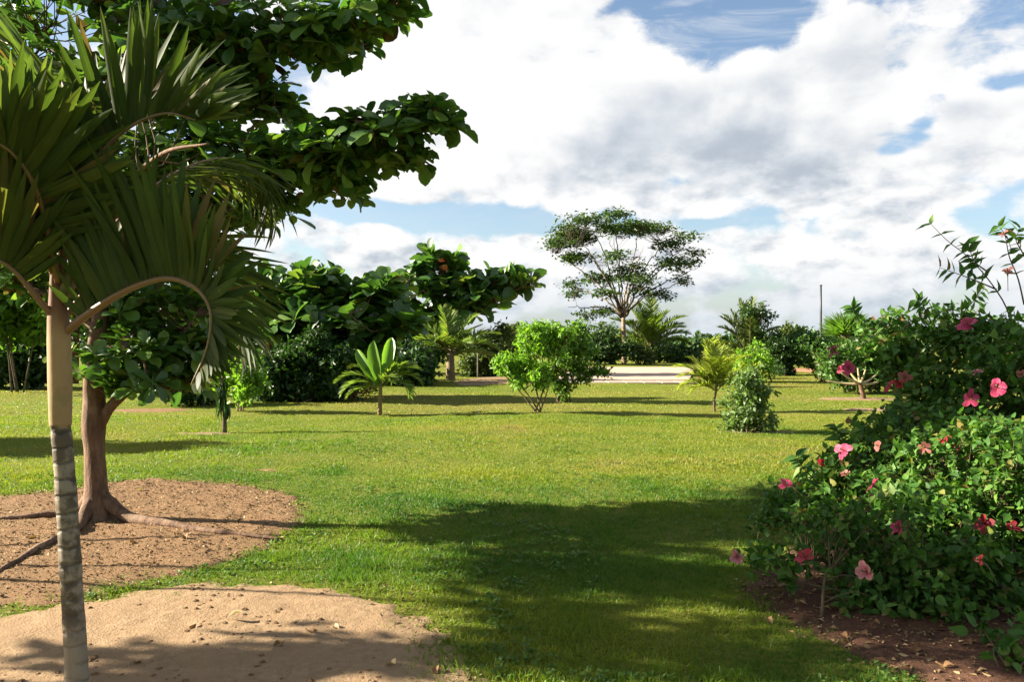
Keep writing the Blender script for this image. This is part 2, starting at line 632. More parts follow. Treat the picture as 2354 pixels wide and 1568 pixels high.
def plain_mat(name, col, rough=0.6, spec=0.3, var=0.2, scale=6.0, trans=0.0):
    col = sc(col)
    m, g = new_mat(name)
    geo = g.node('ShaderNodeTexCoord')
    n = g.noise(geo.outputs['Object'], scale, 5.0, 0.6)
    c = g.mix(n, tuple(x * (1 - var) for x in col) + (1,), tuple(x * (1 + var) for x in col) + (1,))
    bs = g.node('ShaderNodeBsdfPrincipled', {'Base Color': c, 'Roughness': rough, 'Specular IOR Level': spec, 'Normal': bump(g, n, 0.2, 0.01)})
    return finish(m, g, bs.outputs[0])

# ================================================================== the setting
def build_ground():
    m, g = new_mat('lawn_turf')
    geo = g.node('ShaderNodeNewGeometry')
    p = geo.outputs['Position']
    fine = g.noise(p, 38.0, 6.0, 0.7)
    midn = g.noise(p, 2.6, 5.0, 0.62)
    big = g.noise(g.vec('MULTIPLY', p, (0.55, 1.0, 1.0)), 0.32, 4.0, 0.6)
    c = g.mix(g.smooth(midn, 0.3, 0.7), (0.090, 0.125, 0.015, 1), (0.150, 0.156, 0.020, 1))
    c = g.mix(g.smooth(big, 0.38, 0.66), c, (0.165, 0.162, 0.027, 1))
    c = g.mix(g.smooth(fine, 0.40, 0.68), c, (0.066, 0.092, 0.012, 1))
    dry = g.noise(p, 0.9, 6.0, 0.7)
    c = g.mix(g.smooth(dry, 0.62, 0.74, 0.0, 0.65), c, (0.19, 0.135, 0.055, 1))
    bs = g.node('ShaderNodeBsdfPrincipled', {'Base Color': c, 'Roughness': 0.95, 'Specular IOR Level': 0.08, 'Normal': bump(g, fine, 0.9, 0.05)})
    finish(m, g, bs.outputs[0])
    t = np.linspace(-1, 1, 150)
    xs = np.sinh(t * 6.2) / np.sinh(6.2) * 2600
    u = np.linspace(0, 1, 190)
    ys = -25 + 25 * u[:60] / u[59] if False else None
    ys = np.concatenate((np.linspace(-30, 2, 12), 2 + np.cumsum(np.geomspace(0.12, 160, 130))))
    X, Y = np.meshgrid(xs, ys)
    fade = np.clip((60 - np.abs(X)) / 20, 0, 1) * np.clip((70 - Y) / 20, 0, 1)
    Z = gz(X, Y) * fade
    V = np.stack((X.ravel(), Y.ravel(), Z.ravel()), 1)
    nx, ny = len(xs), len(ys)
    i, j = np.meshgrid(np.arange(nx - 1), np.arange(ny - 1))
    a = (j * nx + i).ravel()
    b = MB()
    b.add(V, np.stack((a, a + 1, a + nx + 1, a + nx), 1).ravel(), np.full(len(a), 4))
    b.build('ground', m, kind='structure')


build_ground()


def soil_mat(name, c1, c2, c3, grain=26.0, speck=None):
    c1, c2, c3 = sc(c1), sc(c2), sc(c3)
    m, g = new_mat(name)
    geo = g.node('ShaderNodeNewGeometry')
    p = geo.outputs['Position']
    n1 = g.noise(p, grain, 8.0, 0.72)
    n2 = g.noise(p, 2.2, 5.0, 0.6)
    n3 = g.noise(p, 90.0, 3.0, 0.6)
    c = g.mix(g.smooth(n1, 0.36, 0.66), (*c1, 1), (*c2, 1))
    c = g.mix(g.smooth(n2, 0.42, 0.68), c, (*c3, 1))
    c = g.mix(g.smooth(n3, 0.60, 0.72, 0, 0.6), c, (*(speck or tuple(x * 0.45 for x in c1)), 1))
    h = g.math('ADD', n1, g.math('MULTIPLY', n3, 0.5))
    bs = g.node('ShaderNodeBsdfPrincipled', {'Base Color': c, 'Roughness': 0.93, 'Specular IOR Level': 0.12, 'Normal': bump(g, h, 0.75, 0.025)})
    return finish(m, g, bs.outputs[0])


M_MULCH = soil_mat('brown_mulch_soil', (0.20, 0.115, 0.055), (0.30, 0.19, 0.098), (0.24, 0.14, 0.07), 60.0)
M_DIRT = soil_mat('pale_dirt', (0.275, 0.180, 0.098), (0.36, 0.25, 0.145), (0.31, 0.205, 0.115), 16.0)
M_BED = soil_mat('dark_bed_soil', (0.085, 0.042, 0.026), (0.16, 0.085, 0.052), (0.11, 0.050, 0.030), 30.0)
M_SAND = soil_mat('sandy_soil', (0.22, 0.150, 0.080), (0.28, 0.20, 0.115), (0.24, 0.165, 0.09), 12.0)
M_ORANGE = soil_mat('orange_soil', (0.30, 0.15, 0.075), (0.36, 0.20, 0.11), (0.32, 0.17, 0.09), 12.0)

SOILS = []


def soil(name, poly, mat, height, step, rough=0.012, edge=0.12, seed=0, lump=0.0):
    poly = chaikin(np.asarray(poly, float)[:, :2], 2)
    SOILS.append((poly, edge))
    x0, y0 = poly.min(0) - edge * 2; x1, y1 = poly.max(0) + edge * 2
    xs = np.arange(x0, x1 + step, step); ys = np.arange(y0, y1 + step, step)
    X, Y = np.meshgrid(xs, ys)
    sd = sdpoly(X, Y, poly) + (vnoise(X, Y, 2.2, seed) - 0.5) * edge * 2.6 + (vnoise(X, Y, 9.0, seed + 7) - 0.5) * edge * 1.4
    t = np.clip((sd + edge) / (edge * 2), 0, 1); t = t * t * (3 - 2 * t)
    dome = np.clip(sd / 0.9, 0, 1); dome = dome * (2 - dome)
    Z = gz(X, Y) - 0.035 + t * 0.040 + height * dome + t * ((vnoise(X, Y, 7.0, seed + 3) - 0.5) * rough * 3 + (vnoise(X, Y, 26.0, seed + 5, 2) - 0.5) * rough * 1.4)
    if lump:
        Z = Z + t * lump * np.clip(vnoise(X, Y, 3.1, seed + 11) - 0.55, 0, 1)
    nx, ny = len(xs), len(ys)
    i, j = np.meshgrid(np.arange(nx - 1), np.arange(ny - 1))
    a = (j * nx + i).ravel()
    f = np.stack((a, a + 1, a + nx + 1, a + nx), 1)
    keep = (sd.ravel()[f] > -edge * 1.3).any(1)
    b = MB()
    b.add(np.stack((X.ravel(), Y.ravel(), Z.ravel()), 1), f[keep].ravel(), np.full(keep.sum(), 4))
    b.build(name, mat, kind='structure')
    F = lambda x, y: _interp(X[0], Y[:, 0], Z, x, y)
    return poly, F


def _interp(xs, ys, Z, x, y):
    x = np.asarray(x, float); y = np.asarray(y, float)
    fx = np.clip((x - xs[0]) / (xs[1] - xs[0]), 0, len(xs) - 1.001); fy = np.clip((y - ys[0]) / (ys[1] - ys[0]), 0, len(ys) - 1.001)
    i = fx.astype(int); j = fy.astype(int); u = fx - i; v = fy - j
    return (Z[j, i] * (1 - u) + Z[j, i + 1] * u) * (1 - v) + (Z[j + 1, i] * (1 - u) + Z[j + 1, i + 1] * u) * v


def GP(*pts):
    return [G(*p) for p in pts]


def ellipse(vx, vy, rx, ry, n=14):
    c = G(vx, vy)
    return [(c[0] + rx * math.cos(a), c[1] + ry * math.sin(a)) for a in np.arange(n) * 2 * PI / n]


mulch_poly, mulch_z = soil('mulch_bed', GP((-260, 1170), (0, 1142), (130, 1136), (300, 1108), (450, 1104), (590, 1110), (690, 1150), (705, 1190), (670, 1232), (600, 1270), (480, 1312), (370, 1334), (250, 1372), (130, 1396), (0, 1412), (-300, 1430)), M_MULCH, 0.03, 0.05, 0.010, 0.14, 1)
dirt_poly, dirt_z = soil('dirt_mound', GP((-420, 1460), (0, 1424), (200, 1380), (400, 1346), (600, 1340), (770, 1352), (880, 1368), (945, 1400), (1010, 1455), (1075, 1508), (1125, 1560), (1170, 1640), (1150, 1860), (300, 1900), (-700, 1860)), M_DIRT, 0.015, 0.035, 0.0055, 0.14, 2, lump=0.02)
bed_poly, bed_z = soil('flower_bed', GP((1700, 1330), (1760, 1290), (1840, 1200), (2000, 1110), (2354, 1060), (2800, 1060), (3000, 1650), (2330, 1720), (2150, 1600), (1980, 1510), (1830, 1450), (1740, 1410)), M_BED, 0.04, 0.06, 0.016, 0.12, 3)
soil('soil_patch', ellipse(470, 992, 0.62, 0.22), M_SAND, 0.015, 0.05, 0.008, 0.08, 4)
soil('soil_patch', ellipse(1745, 994, 0.75, 0.24), M_SAND, 0.015, 0.05, 0.008, 0.08, 5)
soil('soil_patch', ellipse(350, 942, 1.0, 0.55), M_MULCH, 0.02, 0.08, 0.008, 0.12, 6)
soil('soil_patch', ellipse(1975, 917, 1.2, 0.65), M_SAND, 0.03, 0.08, 0.01, 0.12, 7)
soil('soil_patch', ellipse(2080, 944, 1.5, 0.55), M_SAND, 0.03, 0.08, 0.01, 0.12, 8)
soil('soil_patch', ellipse(622, 1082, 0.28, 0.14, 10), M_MULCH, 0.0, 0.04, 0.008, 0.14, 11)
soil('soil_patch', ellipse(1850, 852, 1.4, 2.5), M_ORANGE, 0.10, 0.2, 0.02, 0.25, 9)
soil('sandy_path', GP((1030, 882), (1080, 868), (1180, 866), (1250, 872), (1250, 880), (1150, 884), (1060, 888)), M_SAND, 0.02, 0.15, 0.01, 0.2, 10)


# ------------------------------------------------------------------ pale paved court beyond the shrubs
def build_path():
    m, g = new_mat('pale_pink_concrete')
    geo = g.node('ShaderNodeNewGeometry')
    p = geo.outputs['Position']
    n1 = g.noise(p, 0.7, 6.0, 0.6); n2 = g.noise(p, 12.0, 5.0, 0.7)
    c = g.mix(g.smooth(n1, 0.35, 0.7), (0.31, 0.222, 0.165, 1), (0.36, 0.268, 0.205, 1))
    c = g.mix(g.smooth(n2, 0.5, 0.75, 0, 0.35), c, (0.20, 0.15, 0.115, 1))
    bs = g.node('ShaderNodeBsdfPrincipled', {'Base Color': c, 'Roughness': 0.9, 'Normal': bump(g, n2, 0.3, 0.02)})
    finish(m, g, bs.outputs[0])
    a, b_, c_, d_ = G(1270, 877), G(1584, 877), G(1598, 846), G(1330, 846)
    quad = [a, b_, c_, d_]
    top, base = 0.06, -0.2
    b = MB()
    V = [(q[0], q[1], top) for q in quad] + [(q[0], q[1], base) for q in quad]
    b.faces(V, [(0, 1, 2, 3), (0, 4, 5, 1), (1, 5, 6, 2), (2, 6, 7, 3), (3, 7, 4, 0)])
    court = b.build('path', m, smooth=False, kind='structure')
    # kerb stones along the near edge: each a block of its own
    mk = plain_mat('kerb_concrete', (0.36, 0.28, 0.22), 0.9, 0.2, 0.15, 8.0)
    n = 8
    L = np.linalg.norm(b_[:2] - a[:2])
    w = L / n
    kb = MB()
    x0, y0, z0, x1, y1, z1 = 0.012, -1.5, -0.2, w - 0.012, -0.04, 0.035
    e = 0.015
    V = [(x0, y0, z0), (x1, y0, z0), (x1, y1, z0), (x0, y1, z0), (x0 + e, y0, z1 - e), (x1 - e, y0, z1 - e), (x1 - e, y1, z1 - e), (x0 + e, y1, z1 - e),
         (x0 + e, y0 + e, z1), (x1 - e, y0 + e, z1), (x1 - e, y1 - e, z1), (x0 + e, y1 - e, z1)]
    kb.faces(V, [(0, 1, 5, 4), (1, 2, 6, 5), (2, 3, 7, 6), (3, 0, 4, 7), (4, 5, 9, 8), (5, 6, 10, 9), (6, 7, 11, 10), (7, 4, 8, 11), (8, 9, 10, 11)])
    me = kb.mesh('kerb_slab', mk, smooth=False)
    d = norm(b_[:2] - a[:2])
    for i in range(n):
        o = place('kerb_slab', me, court, (a[0] + d[0] * w * i, a[1] + d[1] * w * i, 0))
        o.rotation_euler.z = math.atan2(d[1], d[0])


build_path()


# ------------------------------------------------------------------ grass
def build_grass():
    rs = np.random.RandomState(5)
    m = grass_mat()
    b = MB()
    blade3 = (np.array(((-.5, 0, 0), (.5, 0, 0), (-.36, .55, .06), (.36, .55, .06), (0, 1, .28))), [(0, 1, 3, 2), (2, 3, 4)])
    blade1 = (np.array(((-.5, 0, 0), (.5, 0, 0), (0, 1, .2))), [(0, 1, 2)])

    def zone(y0, y1, dens, h, w, tm, margin):
        A = 0.66 * (y1 * y1 - y0 * y0) + 2 * margin * (y1 - y0)
        n = int(A * dens)
        # sample y with weight ~ width
        y = np.sqrt(rs.rand(n) * (y1 * y1 - y0 * y0) + y0 * y0)
        x = (rs.rand(n) * 2 - 1) * (0.66 * y + margin)
        thin = vnoise(x, y, 1.1, 21)
        keep = rs.rand(n) < np.clip(0.35 + 1.3 * thin, 0, 1)
        for poly, edge in SOILS:
            lo, hi = poly.min(0) - 0.5, poly.max(0) + 0.5
            s = np.nonzero(keep & (x > lo[0]) & (x < hi[0]) & (y > lo[1]) & (y < hi[1]))[0]
            if not len(s):
                continue
            sd = sdpoly(x[s], y[s], poly) + (vnoise(x[s], y[s], 2.6, 31) - 0.5) * 0.5 + (vnoise(x[s], y[s], 11.0, 33) - 0.5) * 0.25
            pk = np.clip(1.0 - (sd + 0.14) / 0.52, 0, 1) ** 1.8
            tuft = (vnoise(x[s], y[s], 3.7, 41) > 0.66) & (sd < 0.5)
            pk = np.maximum(pk, np.where(tuft, 0.12, 0.0))
            keep[s] &= rs.rand(len(s)) < pk
        pa = [G(1270, 877), G(1584, 877), G(1598, 846), G(1330, 846)]
        keep &= sdpoly(x, y, np.array(pa)[:, :2]) < np.where(y < 32, -1.75, -0.3)
        x, y = x[keep], y[keep]
        n = len(x)
        hgt = h * (0.30 + 1.05 * vnoise(x, y, 1.3, 51)) * (0.55 + 0.8 * rs.rand(n)) * np.where(vnoise(x, y, 2.7, 53) > .62, 1.5, 1.0)
        lean = rs.normal(size=(n, 2)) * 0.75
        Y = np.stack((lean[:, 0], lean[:, 1], np.ones(n)), 1)
        N = rand_dirs(rs, n); N[:, 2] *= 0.3
        tint = np.clip(1.05 * vnoise(x * .6, y, 0.5, 61) + 0.45 * vnoise(x, y, 2.4, 71) + 0.24 * rs.rand(n) - 0.37 + 0.25 * np.clip((y - 8.5) / 7, -.65, 1), 0, 0.999)
        b.scatter(tm, np.stack((x, y, gz(x, y) - 0.004), 1), Y, N, hgt, w * (0.6 + 0.8 * rs.rand(n)), tint)

    zone(2.6, 6.0, 6800, 0.042, 0.0048, blade3, 0.9)
    zone(6.0, 10.0, 3300, 0.040, 0.0068, blade3, 1.2)
    zone(10.0, 17.0, 1300, 0.038, 0.012, blade1, 1.5)
    zone(17.0, 42.0, 240, 0.028, 0.030, blade1, 2.0)
    o = b.build('grass', m, kind='stuff')
    o['label'] = 'short green lawn grass growing across the whole park'
    o['category'] = 'grass'


def grass_mat():
    m, g = new_mat('grass_blades')
    at = g.node('ShaderNodeAttribute', attribute_name='lv')
    sep = g.node('ShaderNodeSeparateColor', {0: at.outputs[0]})
    ramp = g.node('ShaderNodeValToRGB', {0: sep.outputs[0]})
    cr = ramp.color_ramp
    cr.elements[0].position, cr.elements[0].color = 0.0, (0.030, 0.092, 0.012, 1)
    cr.elements[1].position, cr.elements[1].color = 1.0, (0.23, 0.18, 0.07, 1)
    for p, c in ((0.30, (0.058, 0.132, 0.012, 1)), (0.60, (0.124, 0.180, 0.014, 1)), (0.86, (0.195, 0.208, 0.025, 1))):
        e = cr.elements.new(p); e.color = c
    c = ramp.outputs[0]
    bs = g.node('ShaderNodeBsdfPrincipled', {'Base Color': c, 'Roughness': 0.5, 'Specular IOR Level': 0.25})
    tr = g.node('ShaderNodeBsdfTranslucent', {'Color': g.mix(1.0, c, (1.3, 1.4, 0.7, 1), 'MULTIPLY')})
    mx = g.node('ShaderNodeMixShader', {0: 0.42, 1: bs.outputs[0], 2: tr.outputs[0]})
    return finish(m, g, mx.outputs[0])


build_grass()

# ================================================================== trees and plants close by
M_ALMOND = leaf_mat('almond_leaf', [(0.0, (0.030, 0.075, 0.016)), (0.45, (0.050, 0.110, 0.020)), (0.80, (0.085, 0.150, 0.024)), (0.955, (0.13, 0.19, 0.03)), (0.99, (0.055, 0.022, 0.012))], 0.34, 0.38, 0.45, 0.35)
M_ALMOND_FAR = leaf_mat('almond_leaf_far', [(0.0, (0.028, 0.070, 0.016)), (0.5, (0.045, 0.105, 0.020)), (0.86, (0.085, 0.155, 0.026)), (0.965, (0.14, 0.19, 0.035)), (0.992, (0.045, 0.009, 0.008))], 0.30, 0.35, 0.5, 0.4)
M_PALMLEAF = leaf_mat('palm_leaflet', [(0.0, (0.027, 0.046, 0.010)), (0.55, (0.046, 0.068, 0.013)), (0.88, (0.074, 0.088, 0.018)), (0.95, (0.11, 0.08, 0.03)), (1.0, (0.09, 0.052, 0.025))], 0.45, 0.55, 0.22, 0.25)
M_BARK = bark_mat('smooth_brown_bark', (0.10, 0.056, 0.034), (0.205, 0.122, 0.072), (0.27, 0.18, 0.115), (16, 16, 5.0), 0.9)
M_ROOT = bark_mat('root_bark', (0.085, 0.05, 0.030), (0.16, 0.10, 0.06), (0.20, 0.135, 0.085), (10, 10, 10), 0.9)
M_TWIG = bark_mat('twig_bark', (0.10, 0.065, 0.04), (0.17, 0.11, 0.07), None, (20, 20, 6), 0.4)


def pads_to_tips(pads, rs, mult=1.0):
    C = []; A = []
    for (vx, vy, dep, rx, ry, rz, n) in pads:
        c = P(vx, vy, dep)
        n = max(1, int(n * mult))
        q = rand_dirs(rs, n) * (rs.rand(n, 1) ** (1 / 2.2))
        C.append(c + q * np.array((rx, ry, rz)))
        A.append(norm(q * np.array((0.55, 0.55, 0.25)) + np.array((0, 0, 0.85)) + rs.normal(size=(n, 3)) * 0.22))
    return np.concatenate(C), np.concatenate(A)


def twig_mesh(tips, axes, skel, rs, r0, name, parent, mat, step=0.35, frac=1.0):
    """a thin curved twig from each tip back to the nearest point of the limbs"""
    b = MB()
    for c, a in zip(tips, axes):
        if rs.rand() > frac:
            continue
        d = skel - c
        dist = np.linalg.norm(d, axis=1) + np.clip(skel[:, 2] - c[2], 0, None) * 0.6
        k = int(np.argmin(dist))
        s = skel[k]
        ln = np.linalg.norm(s - c)
        mid = (s + c) / 2 - a * ln * 0.18 + rs.normal(size=3) * 0.05 * ln
        pts = curve([s, mid, c], 5)
        b.tube(pts, np.linspace(r0 * 1.6, r0 * 0.6, 5), 4, cap=False)
    o = b.build(name, mat, parent)
    o['kind'] = 'stuff'
    return o


def build_palm_near():
    rs = np.random.RandomState(11)
    P = lambda vx, vy, dep, _P=globals()['P']: _P(vx, vy, dep * 0.95)
    base = P(177, 1580, 3.72); base[2] = float(dirt_z(base[0], base[1]))
    D = 3.72
    t = thing('palm_tree', base, 'slender palm with ringed pale trunk and wide arching fronds in front of the almond tree', 'palm tree')
    # trunk: one swelling stem with leaf-scar rings
    m, g = new_mat('palm_trunk')
    tc = g.node('ShaderNodeTexCoord')
    sep = g.node('ShaderNodeSeparateXYZ', {0: tc.outputs['Object']})
    z = sep.outputs[2]
    n = g.noise(tc.outputs['Object'], 14.0, 6.0, 0.65)
    n2 = g.noise(g.vec('MULTIPLY', tc.outputs['Object'], (30, 30, 4)), 1.0, 5.0, 0.6)
    nlow = g.noise(g.vec('MULTIPLY', tc.outputs['Object'], (4, 4, 7)), 1.0, 3.0, 0.6)
    zz = g.math('ADD', g.math('ADD', z, g.math('MULTIPLY', n, 0.022)), g.math('MULTIPLY', nlow, 0.13))
    ringy = g.math('FRACT', g.math('MULTIPLY', zz, 13.5))
    ring = g.math('MULTIPLY', g.smooth(g.math('ABSOLUTE', g.math('SUBTRACT', ringy, 0.5)), 0.30, 0.48), g.smooth(g.noise(tc.outputs['Object'], 9.0, 4.0, 0.6), 0.30, 0.55))
    low = g.mix(n2, (0.17, 0.135, 0.095, 1), (0.27, 0.225, 0.16, 1))
    lich = g.mix(g.smooth(g.math('ADD', n, g.math('MULTIPLY', nlow, 0.5)), 0.66, 0.84), low, (0.085, 0.064, 0.042, 1))
    lich = g.mix(g.smooth(z, 0.18, 0.38), low, lich)
    up = g.smooth(z, 0.80, 1.0)
    rings = g.mix(g.math('MULTIPLY', ring, g.smooth(z, 0.25, 0.9, 0.25, 0.9)), lich, (0.045, 0.034, 0.024, 1))
    shaft = g.mix(n2, (0.23, 0.140, 0.062, 1), (0.34, 0.225, 0.105, 1))
    shaft = g.mix(g.smooth(g.noise(tc.outputs['Object'], 6.0, 5.0, 0.7), 0.52, 0.66, 0.0, 0.7), shaft, (0.20, 0.15, 0.06, 1))
    col = g.mix(g.smooth(g.math('ADD', z, g.math('MULTIPLY', g.math('SUBTRACT', nlow, 0.5), 0.10)), 1.195, 1.212), rings, shaft)
    red = g.smooth(g.math('ADD', z, g.math('MULTIPLY', n2, 0.12)), 1.62, 1.80)
    col = g.mix(red, col, (0.13, 0.055, 0.022, 1))
    h = g.math('SUBTRACT', g.math('MULTIPLY', n2, 0.4), g.math('MULTIPLY', ring, g.smooth(z, 1.195, 1.21, 1.0, 0.0)))
    bs = g.node('ShaderNodeBsdfPrincipled', {'Base Color': col, 'Roughness': 0.7, 'Specular IOR Level': 0.25, 'Normal': bump(g, h, 0.5, 0.012)})
    finish(m, g, bs.outputs[0])
    ctr = [(178, 1640), (176, 1540), (168, 1400), (156, 1200), (146, 1050), (140, 984), (139, 970), (138, 880), (136, 790), (134, 735), (132, 700), (129, 650), (126, 610)]
    wid = [54, 48, 45, 44, 42, 40, 45, 49, 48, 44, 36, 26, 16]
    zs = np.array([P(a, b_, D) for a, b_ in ctr])
    c = curve(zs, 80)
    w = np.interp(np.linspace(0, 1, 80), np.linspace(0, 1, 13), wid) * D / FPX / 2
    # leaf-scar steps
    hh = c[:, 2]
    w = w * np.where(hh < 1.21, 1 + 0.025 * np.sin(hh * 85 + 3 * np.sin(hh * 7)) + 0.02 * np.sin(hh * 23), 1.0)
    b = MB(); b.tube(c, w, 18)
    b.build('trunk', m, t)

    mr, g = new_mat('palm_stalk')
    at = g.node('ShaderNodeAttribute', attribute_name='lv')
    sp = g.node('ShaderNodeSeparateColor', {0: at.outputs[0]})
    tcn = g.node('ShaderNodeTexCoord')
    nn = g.noise(tcn.outputs['Object'], 22.0, 4.0, 0.6)
    cc = g.mix(g.smooth(sp.outputs[2], 0.1, 0.75), (0.16, 0.070, 0.027, 1), (0.13, 0.095, 0.034, 1))
    cc = g.mix(nn, cc, (0.15, 0.08, 0.03, 1))
    bs = g.node('ShaderNodeBsdfPrincipled', {'Base Color': cc, 'Roughness': 0.5})
    finish(mr, g, bs.outputs[0])

    # each frond: stalk points (picture units, distance), up side, leaflets
    fronds = [
        # arching over to the right, its leaflets a sail above the stalk
        dict(p=[(142, 770, 3.72), (185, 735, 3.70), (250, 690, 3.66), (320, 655, 3.60), (390, 640, 3.56), (450, 662, 3.52), (484, 715, 3.5), (476, 800, 3.5), (440, 885, 3.52)],
             r=0.021, n=62, L=0.60, W=0.046, v=76, a0=84, a1=52, tip=0.10, mid=0.42, t0=0.14, tm=T_SAIL, bias=(-0.42, 0, 0.5)),
        # tall, fanning at the top
        dict(p=[(138, 690, 3.74), (150, 560, 3.7), (180, 440, 3.66), (235, 350, 3.62), (300, 290, 3.58), (380, 260, 3.55), (450, 275, 3.5)],
             r=0.018, n=56, L=0.54, W=0.046, v=70, a0=66, a1=40, tip=0.5, t0=0.2, tm=T_SAIL),
        # up and left, leaving the picture
        dict(p=[(132, 660, 3.74), (100, 560, 3.66), (55, 470, 3.58), (0, 420, 3.5), (-80, 400, 3.4), (-170, 430, 3.3)],
             r=0.018, n=50, L=0.58, W=0.046, v=68, a0=78, a1=40, tip=0.4, t0=0.16, tm=T_SAIL),
        # low, leaving to the left
        dict(p=[(132, 740, 3.72), (90, 690, 3.66), (40, 630, 3.6), (0, 600, 3.55), (-70, 570, 3.5), (-160, 590, 3.4)],
             r=0.017, n=44, L=0.50, W=0.042, v=70, a0=80, a1=40, tip=0.4, t0=0.34, tm=T_SAIL),
        # behind, reaching right in the shade
        dict(p=[(145, 690, 3.78), (230, 560, 3.95), (330, 450, 4.1), (430, 385, 4.25), (530, 365, 4.4), (600, 410, 4.5), (630, 500, 4.55)],
             r=0.016, n=50, L=0.46, W=0.020, v=-15, a0=66, a1=30, tip=0.4, t0=0.30, tm=T_STR),
        # backward-right, drooping beside the arching frond
        dict(p=[(148, 730, 3.8), (260, 600, 4.0), (370, 540, 4.2), (460, 560, 4.35), (520, 640, 4.45), (550, 730, 4.5), (550, 810, 4.5)],
             r=0.015, n=48, L=0.42, W=0.022, v=35, a0=66, a1=30, tip=0.4, t0=0.35, tm=T_STR),
        # towards the viewer's upper left
        dict(p=[(134, 650, 3.7), (112, 540, 3.6), (85, 440, 3.5), (45, 370, 3.42), (-5, 330, 3.35), (-70, 330, 3.3)],
             r=0.016, n=48, L=0.53, W=0.046, v=64, a0=70, a1=38, tip=0.45, t0=0.18, tm=T_SAIL),
        # away behind, upright
        dict(p=[(136, 640, 3.78), (138, 480, 4.0), (130, 330, 4.2), (100, 200, 4.4), (50, 120, 4.6), (-20, 80, 4.8)],
             r=0.015, n=46, L=0.58, W=0.042, v=30, a0=66, a1=32, tip=0.4, t0=0.25, tm=T_STR),
    ]
    share = [44, 44, 38, 30, 46, 40, 34, 24]
    for f, sh in zip(fronds, share):
        pts = curve([P(*q) for q in f['p']], 40)
        b = MB(); b.tube(pts, np.linspace(1.0, 0.25, 40) ** 1.2 * f['r'], 7)
        fo = b.build('frond', mr, t)
        lv = Leaves()
        T = norm(np.gradient(pts, axis=0))
        plane = norm(np.cross(pts[20] - pts[0], pts[-1] - pts[0]))
        side = plane
        ns = f['n']
        s = np.linspace(f['t0'], 0.995, ns)
        fi = s * 39
        ii = np.minimum(fi.astype(int), 38); ff = (fi - ii)[:, None]
        O = pts[ii] * (1 - ff) + pts[ii + 1] * ff
        Tt = norm(T[ii] * (1 - ff) + T[ii + 1] * ff)
        up = norm(np.cross(side[None, :].repeat(ns, 0), Tt))
        if np.mean(up[:, 2]) < 0:
            up = -up
        u = (s - f['t0']) / (1 - f['t0'])
        prof = np.interp(u, [0, 0.12, 0.35, 0.7, 1], [0.45, 0.85, 1.0, f.get('mid', 0.85), f['tip']])
        for sg in (-1, 1):
            a = np.radians(f['a0'] + (f['a1'] - f['a0']) * u + rs.normal(size=ns) * 6.0)[:, None]
            v = math.radians(f['v']) + rs.normal(size=ns)[:, None] * 0.10
            lat = sg * side[None, :] * np.cos(v) + up * np.sin(v)
            Y = Tt * np.cos(a) + lat * np.sin(a)
            N = up * np.cos(v) - sg * side[None, :] * np.sin(v) + rs.normal(size=(ns, 3)) * 0.16
            L = f['L'] * prof * (0.72 + 0.36 * rs.rand(ns))
            Y = norm(Y) + np.array((0, 0, -0.10))
            if 'bias' in f:
                Y = Y + np.array(f['bias'])[None, :] * np.clip(u * 2.2, 0, 1)[:, None] * np.clip((0.85 - u) / 0.35, 0, 1)[:, None]
            lv.add(O, Y, N, L, f['W'] * (0.85 + 0.3 * rs.rand(ns)) * (0.6 + 0.4 * prof), rs.rand(ns))
        lv.emit(fo, f['tm'], M_PALMLEAF, rs, sh, 'leaflet', 'leaflets', cell=12.0)
    # the unopened spear
    b = MB(); b.tube(curve([P(140, 680, 3.73), P(165, 620, 3.73), P(196, 545, 3.73), P(205, 440, 3.75)], 14), np.linspace(0.03, 0.006, 14), 8)
    b.build('spear_leaf', plain_mat('spear_green', (0.16, 0.15, 0.035), 0.5, 0.3, 0.3, 10), t)


build_palm_near()


